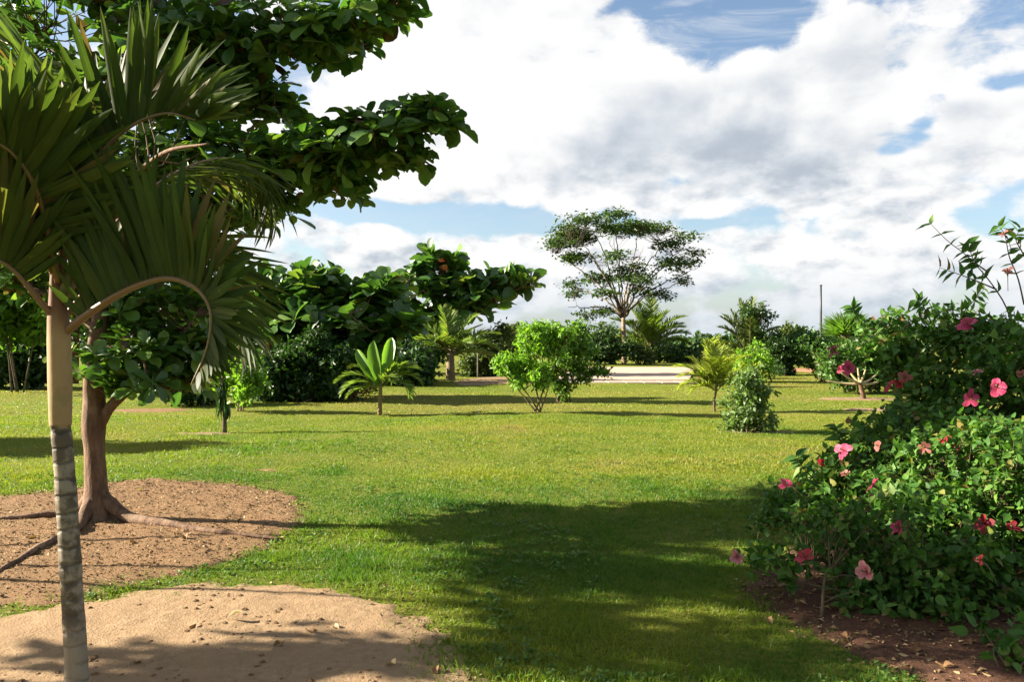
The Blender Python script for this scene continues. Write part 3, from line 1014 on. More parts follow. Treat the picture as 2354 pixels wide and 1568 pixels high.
def build_almond_near():
    rs = np.random.RandomState(21)
    D = 7.05
    base = G(222, 1202)
    t = thing('almond_tree', base, 'broad-leaved tree with tiered dark boughs and flared roots on the brown mulch', 'tree')
    b = MB()
    c = curve([P(224, 1235, D), P(226, 1195, D), P(222, 1120, D), P(217, 1040, D), P(214, 985, D), P(216, 930, D), P(214, 880, D), P(222, 780, D), P(240, 640, D + .05), P(255, 480, D + .1), P(262, 320, D + .15), P(262, 120, D + .1), P(255, -80, D), P(250, -240, D)], 60)
    w = np.interp(np.linspace(0, 1, 60), np.linspace(0, 1, 14), [130, 74, 47, 42, 52, 48, 44, 36, 30, 26, 22, 17, 12, 6]) * D / FPX / 2
    b.tube(c, w, 16, wob=lambda i, a: 1 + 0.07 * np.sin(a * 3 + i * 0.12) + (0.22 * np.maximum(np.sin(a * 5 + 1), 0) if i < 5 else 0) + 0.04 * np.sin(a * 7 + i * 0.5))
    b.build('trunk', M_BARK, t)
    # surface roots
    for pts, rr in (([(229, 1180, 7.05), (300, 1196, 6.95), (390, 1208, 6.75), (480, 1222, 6.55), (560, 1232, 6.42), (650, 1238, 6.35)], (0.075, 0.012)),
                    ([(220, 1180, 7.05), (188, 1208, 6.85), (176, 1230, 6.6), (130, 1252, 6.25), (80, 1275, 5.95), (0, 1325, 5.4), (-90, 1370, 5.0)], (0.07, 0.014)),
                    ([(220, 1190, 7.05), (165, 1200, 7.15), (60, 1205, 7.0), (-60, 1212, 6.9)], (0.07, 0.02))):
        q = []
        for k, (vx, vy, dep) in enumerate(pts):
            x = (vx - CX) / FPX * dep
            zg = float(mulch_z(x, dep)) if sdpoly(np.array([x]), np.array([dep]), mulch_poly)[0] > 0 else float(gz(x, dep))
            q.append((x, dep, zg + (0.20, 0.035, 0.012, 0.008, 0.006, 0.004, 0.0)[k]))
        cc = curve(q, 26)
        cc[:, 2] += (rs.rand(26) - 0.5) * 0.012
        b = MB(); b.tube(cc, np.geomspace(rr[0], rr[1], 26) * (0.9 + 0.2 * rs.rand(26)), 9)
        b.build('root', M_BARK, t)
    limbs = [
        # the low fork to the right
        ([(222, 985, D), (250, 940, D), (290, 900, D), (340, 860, D + .1), (400, 800, D + .2), (450, 720, D + .4)], 0.062),
        # lower tier right
        ([(250, 560, D), (380, 450, D - .1), (540, 400, D - .2), (720, 365, D - .3), (880, 330, D - .4), (1000, 290, D - .5), (1040, 270, D - .55)], 0.05),
        ([(258, 470, D), (420, 330, D + .1), (520, 260, D + .3), (620, 240, D + .4)], 0.035),
        # upper tier right
        ([(262, 300, D), (380, 190, D), (520, 120, D - .1), (680, 100, D - .1), (800, 70, D - .2), (900, 20, D - .3)], 0.04),
        ([(250, 480, D), (150, 400, D - .1), (30, 330, D - .2), (-80, 300, D - .3)], 0.045),
        ([(262, 260, D), (160, 150, D + .2), (60, 60, D + .4), (-60, 20, D + .5)], 0.04),
        ([(256, 0, D), (330, -20, D - .2), (450, -40, D - .3)], 0.03),
        ([(225, 760, D), (150, 700, D + .2), (60, 660, D + .4), (-40, 640, D + .5)], 0.04),
        ([(250, 540, D), (300, 420, D - .6), (380, 350, D - 1.1), (480, 330, D - 1.5)], 0.035),
        ([(250, 500, D), (280, 380, D + .7), (360, 300, D + 1.4), (500, 260, D + 1.9)], 0.035),
        ([(230, 800, D), (280, 800, D - .2), (330, 830, D - .3), (330, 890, D - .3)], 0.02),
    ]
    skel = [c[30:]]
    for pts, r in limbs:
        cc = curve([P(*q) for q in pts], 22)
        b = MB(); b.tube(cc, np.linspace(r, r * 0.2, 22), 8, wob=lambda i, a: 1 + 0.06 * np.sin(a * 2 + i))
        b.build('branch', M_BARK, t)
        skel.append(cc)
    skel = np.concatenate(skel)
    pads = [
        (905, 8, 6.75, .16, .3, .09, 9), (830, 50, 6.8, .25, .4, .15, 17), (740, 85, 6.85, .27, .45, .20, 20), (650, 90, 6.9, .27, .5, .22, 20), (560, 80, 6.9, .28, .5, .22, 20), (470, 90, 7.0, .28, .5, .26, 20),
        (380, 60, 7.0, .3, .6, .28, 18), (270, 0, 7.1, .35, .7, .25, 18), (150, -10, 7.2, .35, .7, .22, 14), (30, 10, 7.3, .35, .7, .25, 14),
        (400, -70, 7.0, .4, .7, .2, 12), (200, -120, 7.0, .5, .8, .3, 14),
        (620, 235, 7.35, .22, .45, .2, 16), (520, 205, 7.2, .3, .6, .28, 20), (410, 210, 7.0, .32, .7, .3, 22), (290, 200, 7.2, .3, .7, .3, 18), (150, 190, 7.4, .35, .7, .3, 16), (20, 180, 7.4, .35, .7, .3, 14),
        (1000, 285, 6.5, .16, .25, .15, 11), (940, 305, 6.55, .22, .3, .22, 15), (860, 330, 6.65, .26, .4, .22, 19), (900, 375, 6.6, .24, .3, .12, 9), (770, 355, 6.75, .28, .45, .26, 24), (680, 375, 6.85, .30, .5, .30, 26), (590, 390, 6.95, .30, .55, .32, 24),
        (620, 460, 6.95, .24, .4, .14, 12), (770, 425, 6.75, .22, .35, .12, 9),
        (490, 360, 7.0, .32, .6, .32, 24), (400, 390, 7.2, .32, .6, .28, 18), (300, 400, 7.4, .32, .6, .3, 16), (160, 380, 7.5, .35, .6, .3, 14), (40, 370, 7.5, .35, .6, .3, 12),
        (480, 500, 7.6, .3, .5, .2, 12), (560, 500, 7.2, .22, .4, .12, 9), (400, 520, 7.8, .35, .5, .25, 14), (280, 540, 7.8, .35, .5, .25, 13), (120, 520, 7.8, .35, .5, .25, 13), (0, 480, 7.7, .35, .5, .25, 11), (520, 600, 7.9, .25, .4, .2, 9), (400, 620, 7.9, .3, .4, .22, 11),
        (60, 640, 7.6, .28, .5, .25, 12), (-30, 560, 7.6, .3, .5, .25, 8), (180, 680, 7.4, .25, .4, .22, 10), (300, 700, 7.3, .28, .4, .25, 11), (420, 720, 7.5, .3, .45, .25, 14),
        (320, 800, 7.1, .26, .4, .22, 15), (230, 830, 7.0, .2, .35, .18, 10), (400, 820, 7.25, .28, .4, .2, 15), (470, 790, 7.4, .25, .4, .2, 11), (330, 875, 6.9, .16, .25, .10, 8), (250, 880, 6.95, .12, .2, .07, 5), (430, 880, 7.3, .16, .3, .10, 7),
    ]
    pads = [(a, b_, d, x, y * 1.35, z, n) for a, b_, d, x, y, z, n in pads]
    C, A = pads_to_tips(pads, rs, 1.75)
    lv = Leaves()
    rosettes(lv, rs, C, A, 9, 0.20, (0.75, 1.75), 0.55)
    lv.emit(t, T_OBO, M_ALMOND, rs, 300, 'leaf', 'foliage', cell=26.0)
    twig_mesh(C, A, skel, rs, 0.0055, 'twigs', t, M_TWIG)
    return t


build_almond_near()


def almond_far(label, base, trunk, limbs, pads, L, seed, n_obj, r, far=1.0):
    trunk = [(a, b_, d * far) for a, b_, d in trunk]
    limbs = [[(a, b_, d * far) for a, b_, d in q] for q in limbs]
    pads = [(a, b_, d * far, x * far, y * far, z * far, n) for a, b_, d, x, y, z, n in pads]
    rs = np.random.RandomState(seed)
    t = thing('almond_tree', base, label, 'tree')
    c = curve([P(*q) for q in trunk], 24)
    b = MB(); b.tube(c, np.linspace(r, r * 0.4, 24), 10, wob=lambda i, a: 1 + 0.06 * np.sin(a * 3 + i * 0.3))
    b.build('trunk', M_BARK, t)
    skel = [c[8:]]
    for pts in limbs:
        cc = curve([P(*q) for q in pts], 16)
        b = MB(); b.tube(cc, np.linspace(r * 0.5, r * 0.12, 16), 6)
        b.build('branch', M_BARK, t)
        skel.append(cc)
    C, A = pads_to_tips(pads, rs, 1.5)
    lv = Leaves()
    rosettes(lv, rs, C, A, 9, L, (0.45, 1.5), 0.56)
    lv.emit(t, T_OBO, M_ALMOND_FAR, rs, n_obj, 'leaf', 'foliage', cell=18.0)
    twig_mesh(C, A, np.concatenate(skel), rs, r * 0.09, 'twigs', t, M_TWIG)
    return t


almond_far('spreading large-leaved tree behind the dark rounded bush, red leaf low in its crown', G(735, 912),
           [(735, 915, 23), (733, 860, 23), (736, 800, 23), (738, 730, 23), (740, 660, 23)],
           [[(736, 800, 23), (680, 760, 22.8), (640, 700, 22.6)], [(737, 780, 23), (800, 730, 23), (860, 690, 23)], [(738, 740, 23), (700, 690, 23.5), (660, 670, 24)], [(736, 800, 23), (760, 750, 22), (800, 720, 21.2)], [(736, 810, 23), (800, 780, 23), (880, 750, 23)]],
           [(610, 660, 22.6, .5, .8, .3, 9), (660, 700, 22.5, .6, .9, .4, 13), (735, 650, 22.6, .5, .6, .3, 8), (700, 680, 22.3, .6, .8, .4, 12), (790, 690, 22.4, .6, .8, .35, 13), (860, 690, 22.4, .6, .8, .35, 12), (900, 670, 22.6, .35, .6, .25, 5),
            (640, 760, 22.6, .6, .9, .4, 11), (730, 740, 22.0, .7, .9, .4, 15), (820, 750, 22.2, .7, .9, .4, 15), (900, 750, 22.4, .6, .8, .4, 13), (760, 800, 22.6, .8, .9, .35, 14), (680, 800, 22.8, .6, .9, .3, 9), (870, 800, 22.8, .6, .9, .35, 11)],
           0.68, 31, 230, 0.17)
almond_far('tall-tipped large-leaved tree right of the dark bush, reaching over the small coconut palm', G(990, 862),
           [(985, 864, 34.5), (985, 840, 34.5), (990, 790, 34.5), (995, 720, 34.5), (1000, 640, 34.5)],
           [[(988, 800, 34.5), (1050, 740, 34), (1120, 700, 33.5), (1200, 660, 33.4)], [(992, 760, 34.5), (940, 710, 34), (910, 690, 33.5)], [(990, 770, 34.5), (1040, 720, 33.5), (1070, 680, 33)], [(988, 800, 34.5), (1050, 770, 34.5), (1110, 745, 34.5)]],
           [(1000, 610, 33.4, .75, .8, .42, 9), (1035, 618, 33.2, .4, .6, .28, 5), (960, 655, 33.2, .75, 1.1, .5, 11), (1020, 665, 33.2, .95, 1.1, .5, 13), (1085, 668, 33.2, .8, 1.1, .45, 12), (1140, 660, 33.4, .6, .8, .4, 8), (1185, 653, 33.4, .45, .7, .32, 6), (1222, 653, 33.4, .2, .4, .13, 2),
            (930, 720, 33.6, .9, 1.1, .55, 13), (1000, 730, 33.4, .95, 1.1, .6, 15), (1075, 712, 33.4, .8, 1.1, .4, 11), (1140, 690, 33.6, .5, .8, .4, 6), (950, 790, 34, 1., 1.1, .55, 13), (890, 790, 34.2, .9, 1.1, .5, 11)],
           0.94, 32, 220, 0.2, 1.12)

# ================================================================== flowering bushes at the right
M_HIB = leaf_mat('hibiscus_leaf', [(0.0, (0.026, 0.070, 0.013)), (0.45, (0.046, 0.112, 0.018)), (0.78, (0.068, 0.140, 0.022)), (0.94, (0.110, 0.170, 0.032)), (0.98, (0.17, 0.15, 0.04)), (1.0, (0.16, 0.075, 0.035))], 0.34, 0.5, 0.2, 0.25)
M_STEM = bark_mat('green_brown_stem', (0.09, 0.065, 0.035), (0.15, 0.115, 0.06), (0.12, 0.13, 0.05), (18, 18, 5), 0.3)


def petal_mat(name, deep, mid, pale, streak=0.5):
    deep, mid, pale = [tuple(x * 1.15 for x in c) for c in (deep, mid, pale)]
    m, g = new_mat(name)
    at = g.node('ShaderNodeAttribute', attribute_name='lv')
    sp = g.node('ShaderNodeSeparateColor', {0: at.outputs[0]})
    info = g.node('ShaderNodeObjectInfo')
    tc = g.node('ShaderNodeTexCoord')
    n = g.noise(g.vec('MULTIPLY', tc.outputs['Object'], (9, 1.5, 1)), 1.0, 4.0, 0.6)
    c = g.mix(g.smooth(sp.outputs[2], 0.1, 0.9), (*deep, 1), (*mid, 1))
    c = g.mix(g.math('MULTIPLY', g.smooth(n, 0.45, 0.62), streak), c, (*pale, 1))
    c = g.mix(g.math('MULTIPLY', info.outputs['Random'], 0.25), c, (*deep, 1))
    bs = g.node('ShaderNodeBsdfPrincipled', {'Base Color': c, 'Roughness': 0.55, 'Specular IOR Level': 0.25})
    tr = g.node('ShaderNodeBsdfTranslucent', {'Color': c})
    mx = g.node('ShaderNodeMixShader', {0: 0.35, 1: bs.outputs[0], 2: tr.outputs[0]})
    return finish(m, g, mx.outputs[0])


PETALS = {'pink': petal_mat('pink_petal', (0.24, 0.008, 0.035), (0.36, 0.030, 0.085), (0.48, 0.17, 0.24), 0.5),
          'red': petal_mat('red_petal', (0.22, 0.006, 0.014), (0.32, 0.014, 0.028), (0.40, 0.10, 0.11), 0.35),
          'pale': petal_mat('pale_pink_petal', (0.30, 0.03, 0.05), (0.38, 0.14, 0.15), (0.50, 0.36, 0.31), 0.6),
          'dull': petal_mat('faded_pink_petal', (0.16, 0.035, 0.03), (0.22, 0.075, 0.06), (0.27, 0.14, 0.10), 0.5),
          'dark': petal_mat('dark_red_petal', (0.11, 0.004, 0.010), (0.17, 0.008, 0.016), (0.24, 0.03, 0.04), 0.3)}
T_PET = [leaf_shape(PETAL, .34, .10, .16, 0, 41), leaf_shape(PETAL, .10, .18, .22, .25, 42), leaf_shape(PETAL, .55, .08, .18, -.2, 43)]
PETAL_MESH = {}
for _k, _m in PETALS.items():
    PETAL_MESH[_k] = []
    for _t in T_PET:
        _b = MB(); _b.faces(_t[0], _t[1], np.stack((np.zeros(len(_t[0])), _t[0][:, 0] + .5, _t[0][:, 1], np.ones(len(_t[0]))), 1))
        PETAL_MESH[_k].append(_b.mesh('petal', _m))
M_CALYX = plain_mat('calyx_green', (0.07, 0.12, 0.03), 0.6)


def flower(parent, vx, vy, dep, kind, r, rs, closed=0.0, towards=None):
    r = r * 0.86
    c = P(vx, vy, dep - (0.05 if rs.rand() < .2 else 0.20))
    ax = norm(np.array((0, 0, CAM_H)) - c) * 0.8 + norm(sun_dir) * 0.45 + np.array((0, 0, 0.15)) + rs.normal(size=3) * 0.45
    ax = norm(ax)
    b = MB()
    b.tube(curve([c - ax * 0.10 + np.array((0, 0, -0.06)), c - ax * 0.05, c - ax * 0.008, c + ax * r * 0.25, c + ax * r * (0.75 - 0.3 * closed)], 12),
           np.interp(np.linspace(0, 1, 12), [0, .3, .42, .5, .85, 1], [.0025, .003, .010, .004, .003, .006]), 6)
    f = b.build('flower', M_CALYX, parent, c)
    u = norm(np.cross(ax, rand_dirs(rs, 1)[0])); w = np.cross(ax, u)
    ph0 = rs.rand() * 6.28
    for i in range(5):
        ph = ph0 + i * 2 * PI / 5 + rs.normal() * 0.08
        th = (1.15 - 0.75 * closed) + rs.normal() * 0.28
        rd = u * math.cos(ph) + w * math.sin(ph)
        Y = ax * math.cos(th) + rd * math.sin(th)
        N = ax * math.sin(th) - rd * math.cos(th)
        X = norm(np.cross(Y, N)); Z = np.cross(X, Y)
        o = bpy.data.objects.new('petal', PETAL_MESH[kind][rs.randint(3)])
        COL.objects.link(o); o.parent = f
        L = r * 0.8 * (0.75 + 0.45 * rs.rand()); W = r * (0.72 - 0.25 * closed) * (0.8 + 0.4 * rs.rand())
        x, y, z = X * W, Y * L, Z * L
        o.matrix_basis = Matrix(((x[0], y[0], z[0], 0), (x[1], y[1], z[1], 0), (x[2], y[2], z[2], 0), (0, 0, 0, 1)))
    return f


def leafy(pads, rs, dens, Lr, wr=0.68, up=0.35, droop=0.0, clump=5):
    """leaves around short twigs inside each pad"""
    lv = Leaves(); tips = []; axes = []
    for (vx, vy, dep, rx, ry, rz) in pads:
        c = P(vx, vy, dep)
        n = max(2, int(dens * (rx * ry * rz) ** (2 / 3) / clump))
        q = rand_dirs(rs, n) * (rs.rand(n, 1) ** (1 / 2.6))
        C = c + q * np.array((rx, ry, rz))
        A = norm(q + np.array((0, 0, up)) + rs.normal(size=(n, 3)) * 0.4)
        tips.append(C); axes.append(A)
        for j in range(clump):
            s = (j / clump - 0.5) * Lr * 2.2
            O = C + A * s + rs.normal(size=(n, 3)) * Lr * 0.25
            Y = norm(A * 0.5 + rand_dirs(rs, n) * 0.95 + np.array((0, 0, -droop)))
            N = norm(np.array((0, 0, 0.75)) + rand_dirs(rs, n) * 0.8 + A * 0.3)
            L = Lr * (0.5 + 0.85 * rs.rand(n))
            lv.add(O, Y, N, L, L * wr * (0.85 + 0.3 * rs.rand(n)), rs.rand(n))
    return lv, np.concatenate(tips), np.concatenate(axes)


def satellites(pads, rs, k=2, size=0.42):
    """small outlying clumps that break up a bush's outline"""
    out = [tuple(p) for p in pads]
    for (vx, vy, dep, rx, ry, rz) in pads:
        for _ in range(k):
            d = norm(rs.normal(size=3) + np.array((0, 0, .25))) * (0.95 + 0.45 * rs.rand())
            px = FPX / dep
            f = size * (0.6 + 0.8 * rs.rand())
            out.append((vx + d[0] * rx * px, vy - d[2] * rz * px, dep + d[1] * ry, rx * f, ry * f, rz * f * 1.3))
    return out


def stems(parent, base, ends, rs, r, spread=0.15, bend=0.25, mat=None, sides=6):
    sk = []
    for e in ends:
        b0 = np.asarray(base) + np.array((rs.normal() * spread, rs.normal() * spread, -0.03))
        mid = (b0 + e) / 2 + np.array((rs.normal() * bend * 0.3, rs.normal() * bend * 0.3, bend * 0.5))
        cc = curve([b0, mid, e], 14)
        b = MB(); b.tube(cc, np.linspace(r, r * 0.3, 14), sides)
        b.build('stem', mat or M_STEM, parent)
        sk.append(cc)
    return np.concatenate(sk)


def build_hibiscus():
    rs = np.random.RandomState(51)
    # the near, low bush
    base = np.array((2.35, 5.0, float(bed_z(2.35, 5.0))))
    t = thing('hibiscus_bush', base, 'dense dark green bush with pink and red flowers beside the dirt bed', 'bush')
    pads = [(1800, 1180, 5.7, .18, .25, .12), (1890, 1120, 5.9, .24, .35, .16), (1990, 1120, 5.6, .28, .4, .2), (1890, 1220, 5.3, .24, .35, .18), (1800, 1285, 5.0, .16, .25, .09), (1740, 1290, 5.1, .09, .15, .05),
            (1940, 1300, 4.9, .27, .35, .18), (2050, 1230, 5.1, .3, .4, .2), (2150, 1190, 5.1, .32, .45, .22), (2250, 1150, 5.1, .3, .45, .25), (2330, 1180, 5.0, .28, .4, .28), (2420, 1150, 5.1, .35, .5, .35),
            (2090, 1340, 4.7, .26, .3, .17), (2200, 1320, 4.7, .26, .3, .2), (2320, 1310, 4.7, .26, .35, .2), (2000, 1370, 4.7, .18, .25, .10), (2150, 1395, 4.55, .18, .25, .08), (2420, 1320, 4.7, .35, .4, .3),
            (1970, 1040, 6.1, .2, .3, .12), (2090, 1060, 5.9, .28, .4, .16), (2200, 1050, 5.8, .28, .4, .2), (2310, 1030, 5.6, .28, .4, .22), (1850, 1150, 5.7, .15, .3, .1), (2030, 1000, 6.2, .22, .3, .12), (2120, 1000, 6.1, .22, .3, .14), (1950, 1075, 5.9, .2, .3, .1), (2230, 990, 6.0, .25, .3, .15)]
    lv, C, A = leafy(satellites(pads, rs, 3), rs, 6000, 0.056)
    ends = [P(q[0], q[1] + 20, q[2]) for q in pads[::2]]
    sk = stems(t, base, ends, rs, 0.012, 0.22, 0.25)
    lv.emit(t, T_OVA, M_HIB, rs, 300, 'leaf', 'foliage', cell=22.0)
    twig_mesh(C, A, sk, rs, 0.0028, 'twigs', t, M_STEM, frac=0.35)
    for (vx, vy, d, k, r, cl) in [(1940, 1036, 5.85, 'pink', .085, 0), (1888, 1062, 5.6, 'red', .05, .5), (1946, 1092, 5.5, 'dull', .055, .4), (1807, 1114, 5.35, 'pink', .062, .35), (2008, 1118, 5.05, 'pink', .082, .1),
                                  (1850, 1284, 4.7, 'red', .078, .1), (1994, 1316, 4.45, 'pale', .085, .45), (2072, 1216, 4.65, 'pink', .075, .3), (2262, 1204, 4.6, 'dark', .085, .1), (1694, 1280, 4.95, 'pale', .07, .6),
                                  (2020, 1026, 5.75, 'dull', .06, .5), (2125, 1030, 5.5, 'dull', .06, .5), (2172, 1014, 5.4, 'red', .055, .2), (2196, 1032, 5.38, 'red', .045, .5), (2255, 1292, 4.4, 'dark', .05, .5),
                                  (1828, 1186, 5.35, 'dull', .05, .6), (1852, 1196, 5.3, 'dull', .04, .7), (2326, 1215, 4.5, 'dark', .05, .4)]:
        flower(t, vx, vy, d, k, r, rs, cl)
    # the tall bush behind it
    base2 = G(2230, 1040)
    t2 = thing('hibiscus_bush', base2, 'tall flowering bush behind the low one, bare leafy twigs against the sky', 'bush')
    pads2 = [(2140, 960, 6.6, .2, .3, .12), (2250, 950, 6.4, .28, .35, .2), (2340, 920, 6.3, .25, .35, .22), (2095, 905, 6.9, .15, .25, .12), (2140, 880, 6.8, .22, .3, .14), (2230, 860, 6.6, .28, .35, .18), (2330, 840, 6.4, .28, .35, .2),
             (2030, 815, 7.3, .2, .3, .12), (2060, 790, 7.3, .25, .35, .16), (2140, 800, 7.1, .26, .35, .16), (2230, 780, 6.9, .28, .35, .18), (2320, 770, 6.6, .26, .35, .16), (2020, 745, 7.4, .15, .25, .09), (2090, 745, 7.3, .2, .3, .12), (2180, 750, 7.1, .2, .3, .12), (2270, 735, 6.9, .16, .25, .10),
             (2075, 850, 7.1, .16, .3, .10), (2420, 860, 6.5, .35, .4, .35), (2440, 980, 6.4, .35, .4, .3), (2100, 985, 6.6, .2, .25, .12), (2070, 950, 6.8, .12, .2, .12), (2170, 920, 6.6, .2, .25, .14)]
    lv, C, A = leafy([(a, b_, d_, x * 1.12, y, z * 1.25) for a, b_, d_, x, y, z in satellites(pads2, rs)], rs, 3600, 0.068)
    ends = [P(q[0], q[1] + 15, q[2]) for q in pads2[::2]]
    sk = stems(t2, base2, ends, rs, 0.014, 0.14, 0.2)
    # bare twigs with paired leaves against the sky
    for pts in ([(2330, 760, 6.6), (2310, 700, 6.5), (2270, 640, 6.45), (2225, 590, 6.4), (2180, 555, 6.4), (2140, 515, 6.4)],
                [(2290, 665, 6.5), (2230, 640, 6.4), (2160, 615, 6.35)],
                [(2200, 770, 6.9), (2215, 720, 6.8), (2240, 690, 6.8), (2262, 665, 6.8)],
                [(2060, 780, 7.2), (2100, 735, 7.1), (2170, 715, 7.0), (2230, 715, 6.9)],
                [(2354, 700, 6.3), (2340, 640, 6.2), (2320, 590, 6.2), (2310, 540, 6.2), (2295, 520, 6.2)],
                [(2380, 640, 6.2), (2350, 580, 6.1), (2335, 550, 6.1), (2345, 525, 6.1)],
                [(1990, 760, 7.5), (1965, 720, 7.5), (1958, 705, 7.5)], [(1900, 1130, 5.6), (1850, 1080, 5.6), (1830, 1050, 5.6)], [(1960, 1060, 6.0), (1930, 1010, 6.0), (1925, 985, 6.0)], [(2140, 740, 7.0), (2120, 700, 7.0), (2105, 690, 7.0)], [(2060, 1010, 6.3), (2075, 950, 6.3), (2070, 900, 6.3)], [(2270, 625, 6.4), (2240, 600, 6.4), (2225, 560, 6.4)]):
        cc = curve([P(*q) for q in pts], 18)
        b = MB(); b.tube(cc, np.linspace(0.007, 0.0018, 18), 5)
        b.build('twig', M_STEM, t2)
        T = norm(np.gradient(cc, axis=0))
        for s in np.linspace(5, 17, 7):
            i = int(s)
            sd = norm(np.cross(T[i], np.array((0, 1.0, 0.2))))
            for sg in (-1, 1):
                Y = norm(sd * sg + T[i] * 0.35 + rs.normal(size=3) * 0.25)
                L = 0.075 + 0.05 * rs.rand()
                lv.add([cc[i]], [Y], [norm(np.array((0.1, -0.5, 0.9)) + rs.normal(size=3) * 0.3)], [L], [L * 0.42], [rs.rand()])
    lv.emit(t2, T_OVA, M_HIB, rs, 240, 'leaf', 'foliage', cell=22.0)
    twig_mesh(C, A, sk, rs, 0.003, 'twigs', t2, M_STEM, frac=0.4)
    for (vx, vy, d, k, r, cl) in [(2045, 888, 6.4, 'red', .08, .3), (2068, 880, 6.45, 'red', .06, .5), (2231, 916, 5.95, 'pink', .085, .35), (2294, 892, 5.85, 'pink', .095, .0), (2226, 748, 6.45, 'pink', .125, .0), (1919, 808, 7.0, 'dull', .10, .6),
                                  (1952, 848, 6.9, 'pink', .09, .4), (2246, 858, 5.95, 'pale', .07, .5), (2080, 868, 6.5, 'dull', .07, .4), (2348, 862, 5.8, 'dull', .05, .5), (2310, 540, 6.1, 'dull', .06, .5), (2316, 625, 6.15, 'dull', .06, .5)]:
        flower(t2, vx, vy, d, k, r, rs, cl)
    # seedlings in the corner
    base3 = G(2310, 1560)
    base3 = np.array((base3[0], base3[1], float(bed_z(base3[0], base3[1]))))
    t3 = thing('hibiscus_seedling', base3, 'small leafy green seedling on the dark soil below the flowering bush', 'plant')
    pads3 = [(2300, 1480, 3.95, .10, .12, .05), (2340, 1440, 4.0, .08, .1, .05), (2260, 1450, 4.1, .07, .1, .04), (2310, 1530, 3.85, .09, .1, .05), (2370, 1500, 3.9, .1, .1, .08)]
    lv, C, A = leafy(pads3, rs, 3800, 0.075)
    sk = stems(t3, base3, [P(q[0], q[1], q[2]) for q in pads3], rs, 0.005, 0.03, 0.05)
    lv.emit(t3, T_OVA, M_HIB, rs, 60, 'leaf', 'foliage', cell=24.0)


build_hibiscus()


# ================================================================== plants on the lawn
def green(name, c, trans=0.35, rough=0.45, spread=0.45, warm=None, spec=0.3):
    a = tuple(x * (1 - spread) for x in c); b_ = tuple(min(1, x * (1 + spread)) for x in c)
    st = [(0.0, a), (0.5, c), (0.93, b_), (1.0, warm or b_)]
    return leaf_mat(name, st, trans, rough, spec, 0.12)


M_BRIGHT = green('bright_green_leaf', (0.125, 0.225, 0.022), 0.48)
M_LIVELY = green('lively_green_leaf', (0.080, 0.150, 0.020), 0.42)
M_MIDGREEN = green('mid_green_leaf', (0.050, 0.105, 0.020), 0.35)
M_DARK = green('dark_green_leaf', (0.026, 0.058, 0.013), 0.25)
M_YELLOW = green('yellow_green_leaf', (0.185, 0.215, 0.03), 0.48, warm=(0.30, 0.24, 0.04))
M_OLIVE = green('olive_leaf', (0.070, 0.095, 0.024), 0.3)
M_GREY = green('grey_green_leaf', (0.095, 0.145, 0.045), 0.36)
M_COCO = green('coconut_leaflet', (0.105, 0.150, 0.026), 0.45, warm=(0.24, 0.18, 0.05))
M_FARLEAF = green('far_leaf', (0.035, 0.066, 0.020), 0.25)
M_ACACIA = green('acacia_leaf', (0.044, 0.080, 0.020), 0.3, warm=(0.13, 0.12, 0.03))
M_COCOTRUNK = bark_mat('coconut_bark', (0.14, 0.10, 0.06), (0.24, 0.18, 0.11), None, (10, 10, 14), 0.6)
M_STALK = plain_mat('frond_stalk', (0.17, 0.15, 0.045), 0.55, 0.3, 0.3, 8)
M_PALEBARK = bark_mat('pale_tan_bark', (0.22, 0.15, 0.09), (0.36, 0.26, 0.17), (0.16, 0.11, 0.07), (5, 5, 1.2), 0.4)


def shrub(name, label, cat, base, pads, leafL, dens, mat, seed, stemmat=None, nst=6, r=0.02, tmpl=None, wr=0.5, group=None, spread=0.1, clump=6, up=0.4, twfrac=0.25):
    """bush: stems from the ground, a heap of leaves on clumped twigs"""
    rs = np.random.RandomState(seed)
    t = thing(name, base, label, cat, group)
    pads = [q for q in satellites(pads, rs) if CAM_H - (q[1] - CY) / FPX * q[2] > q[5] * .3 + .02]
    lv, C, A = leafy(pads, rs, dens, leafL, wr, up, 0.1, clump)
    k = rs.permutation(len(pads))[:nst]
    sk = stems(t, base, [P(pads[i][0], pads[i][1], pads[i][2]) for i in k], rs, r, spread, 0.1, stemmat or M_STEM, 5)
    lv.emit(t, tmpl or T_SML, mat, rs, 0, many='foliage')
    twig_mesh(C, A, sk, rs, r * 0.22, 'twigs', t, stemmat or M_STEM, frac=twfrac)
    return t


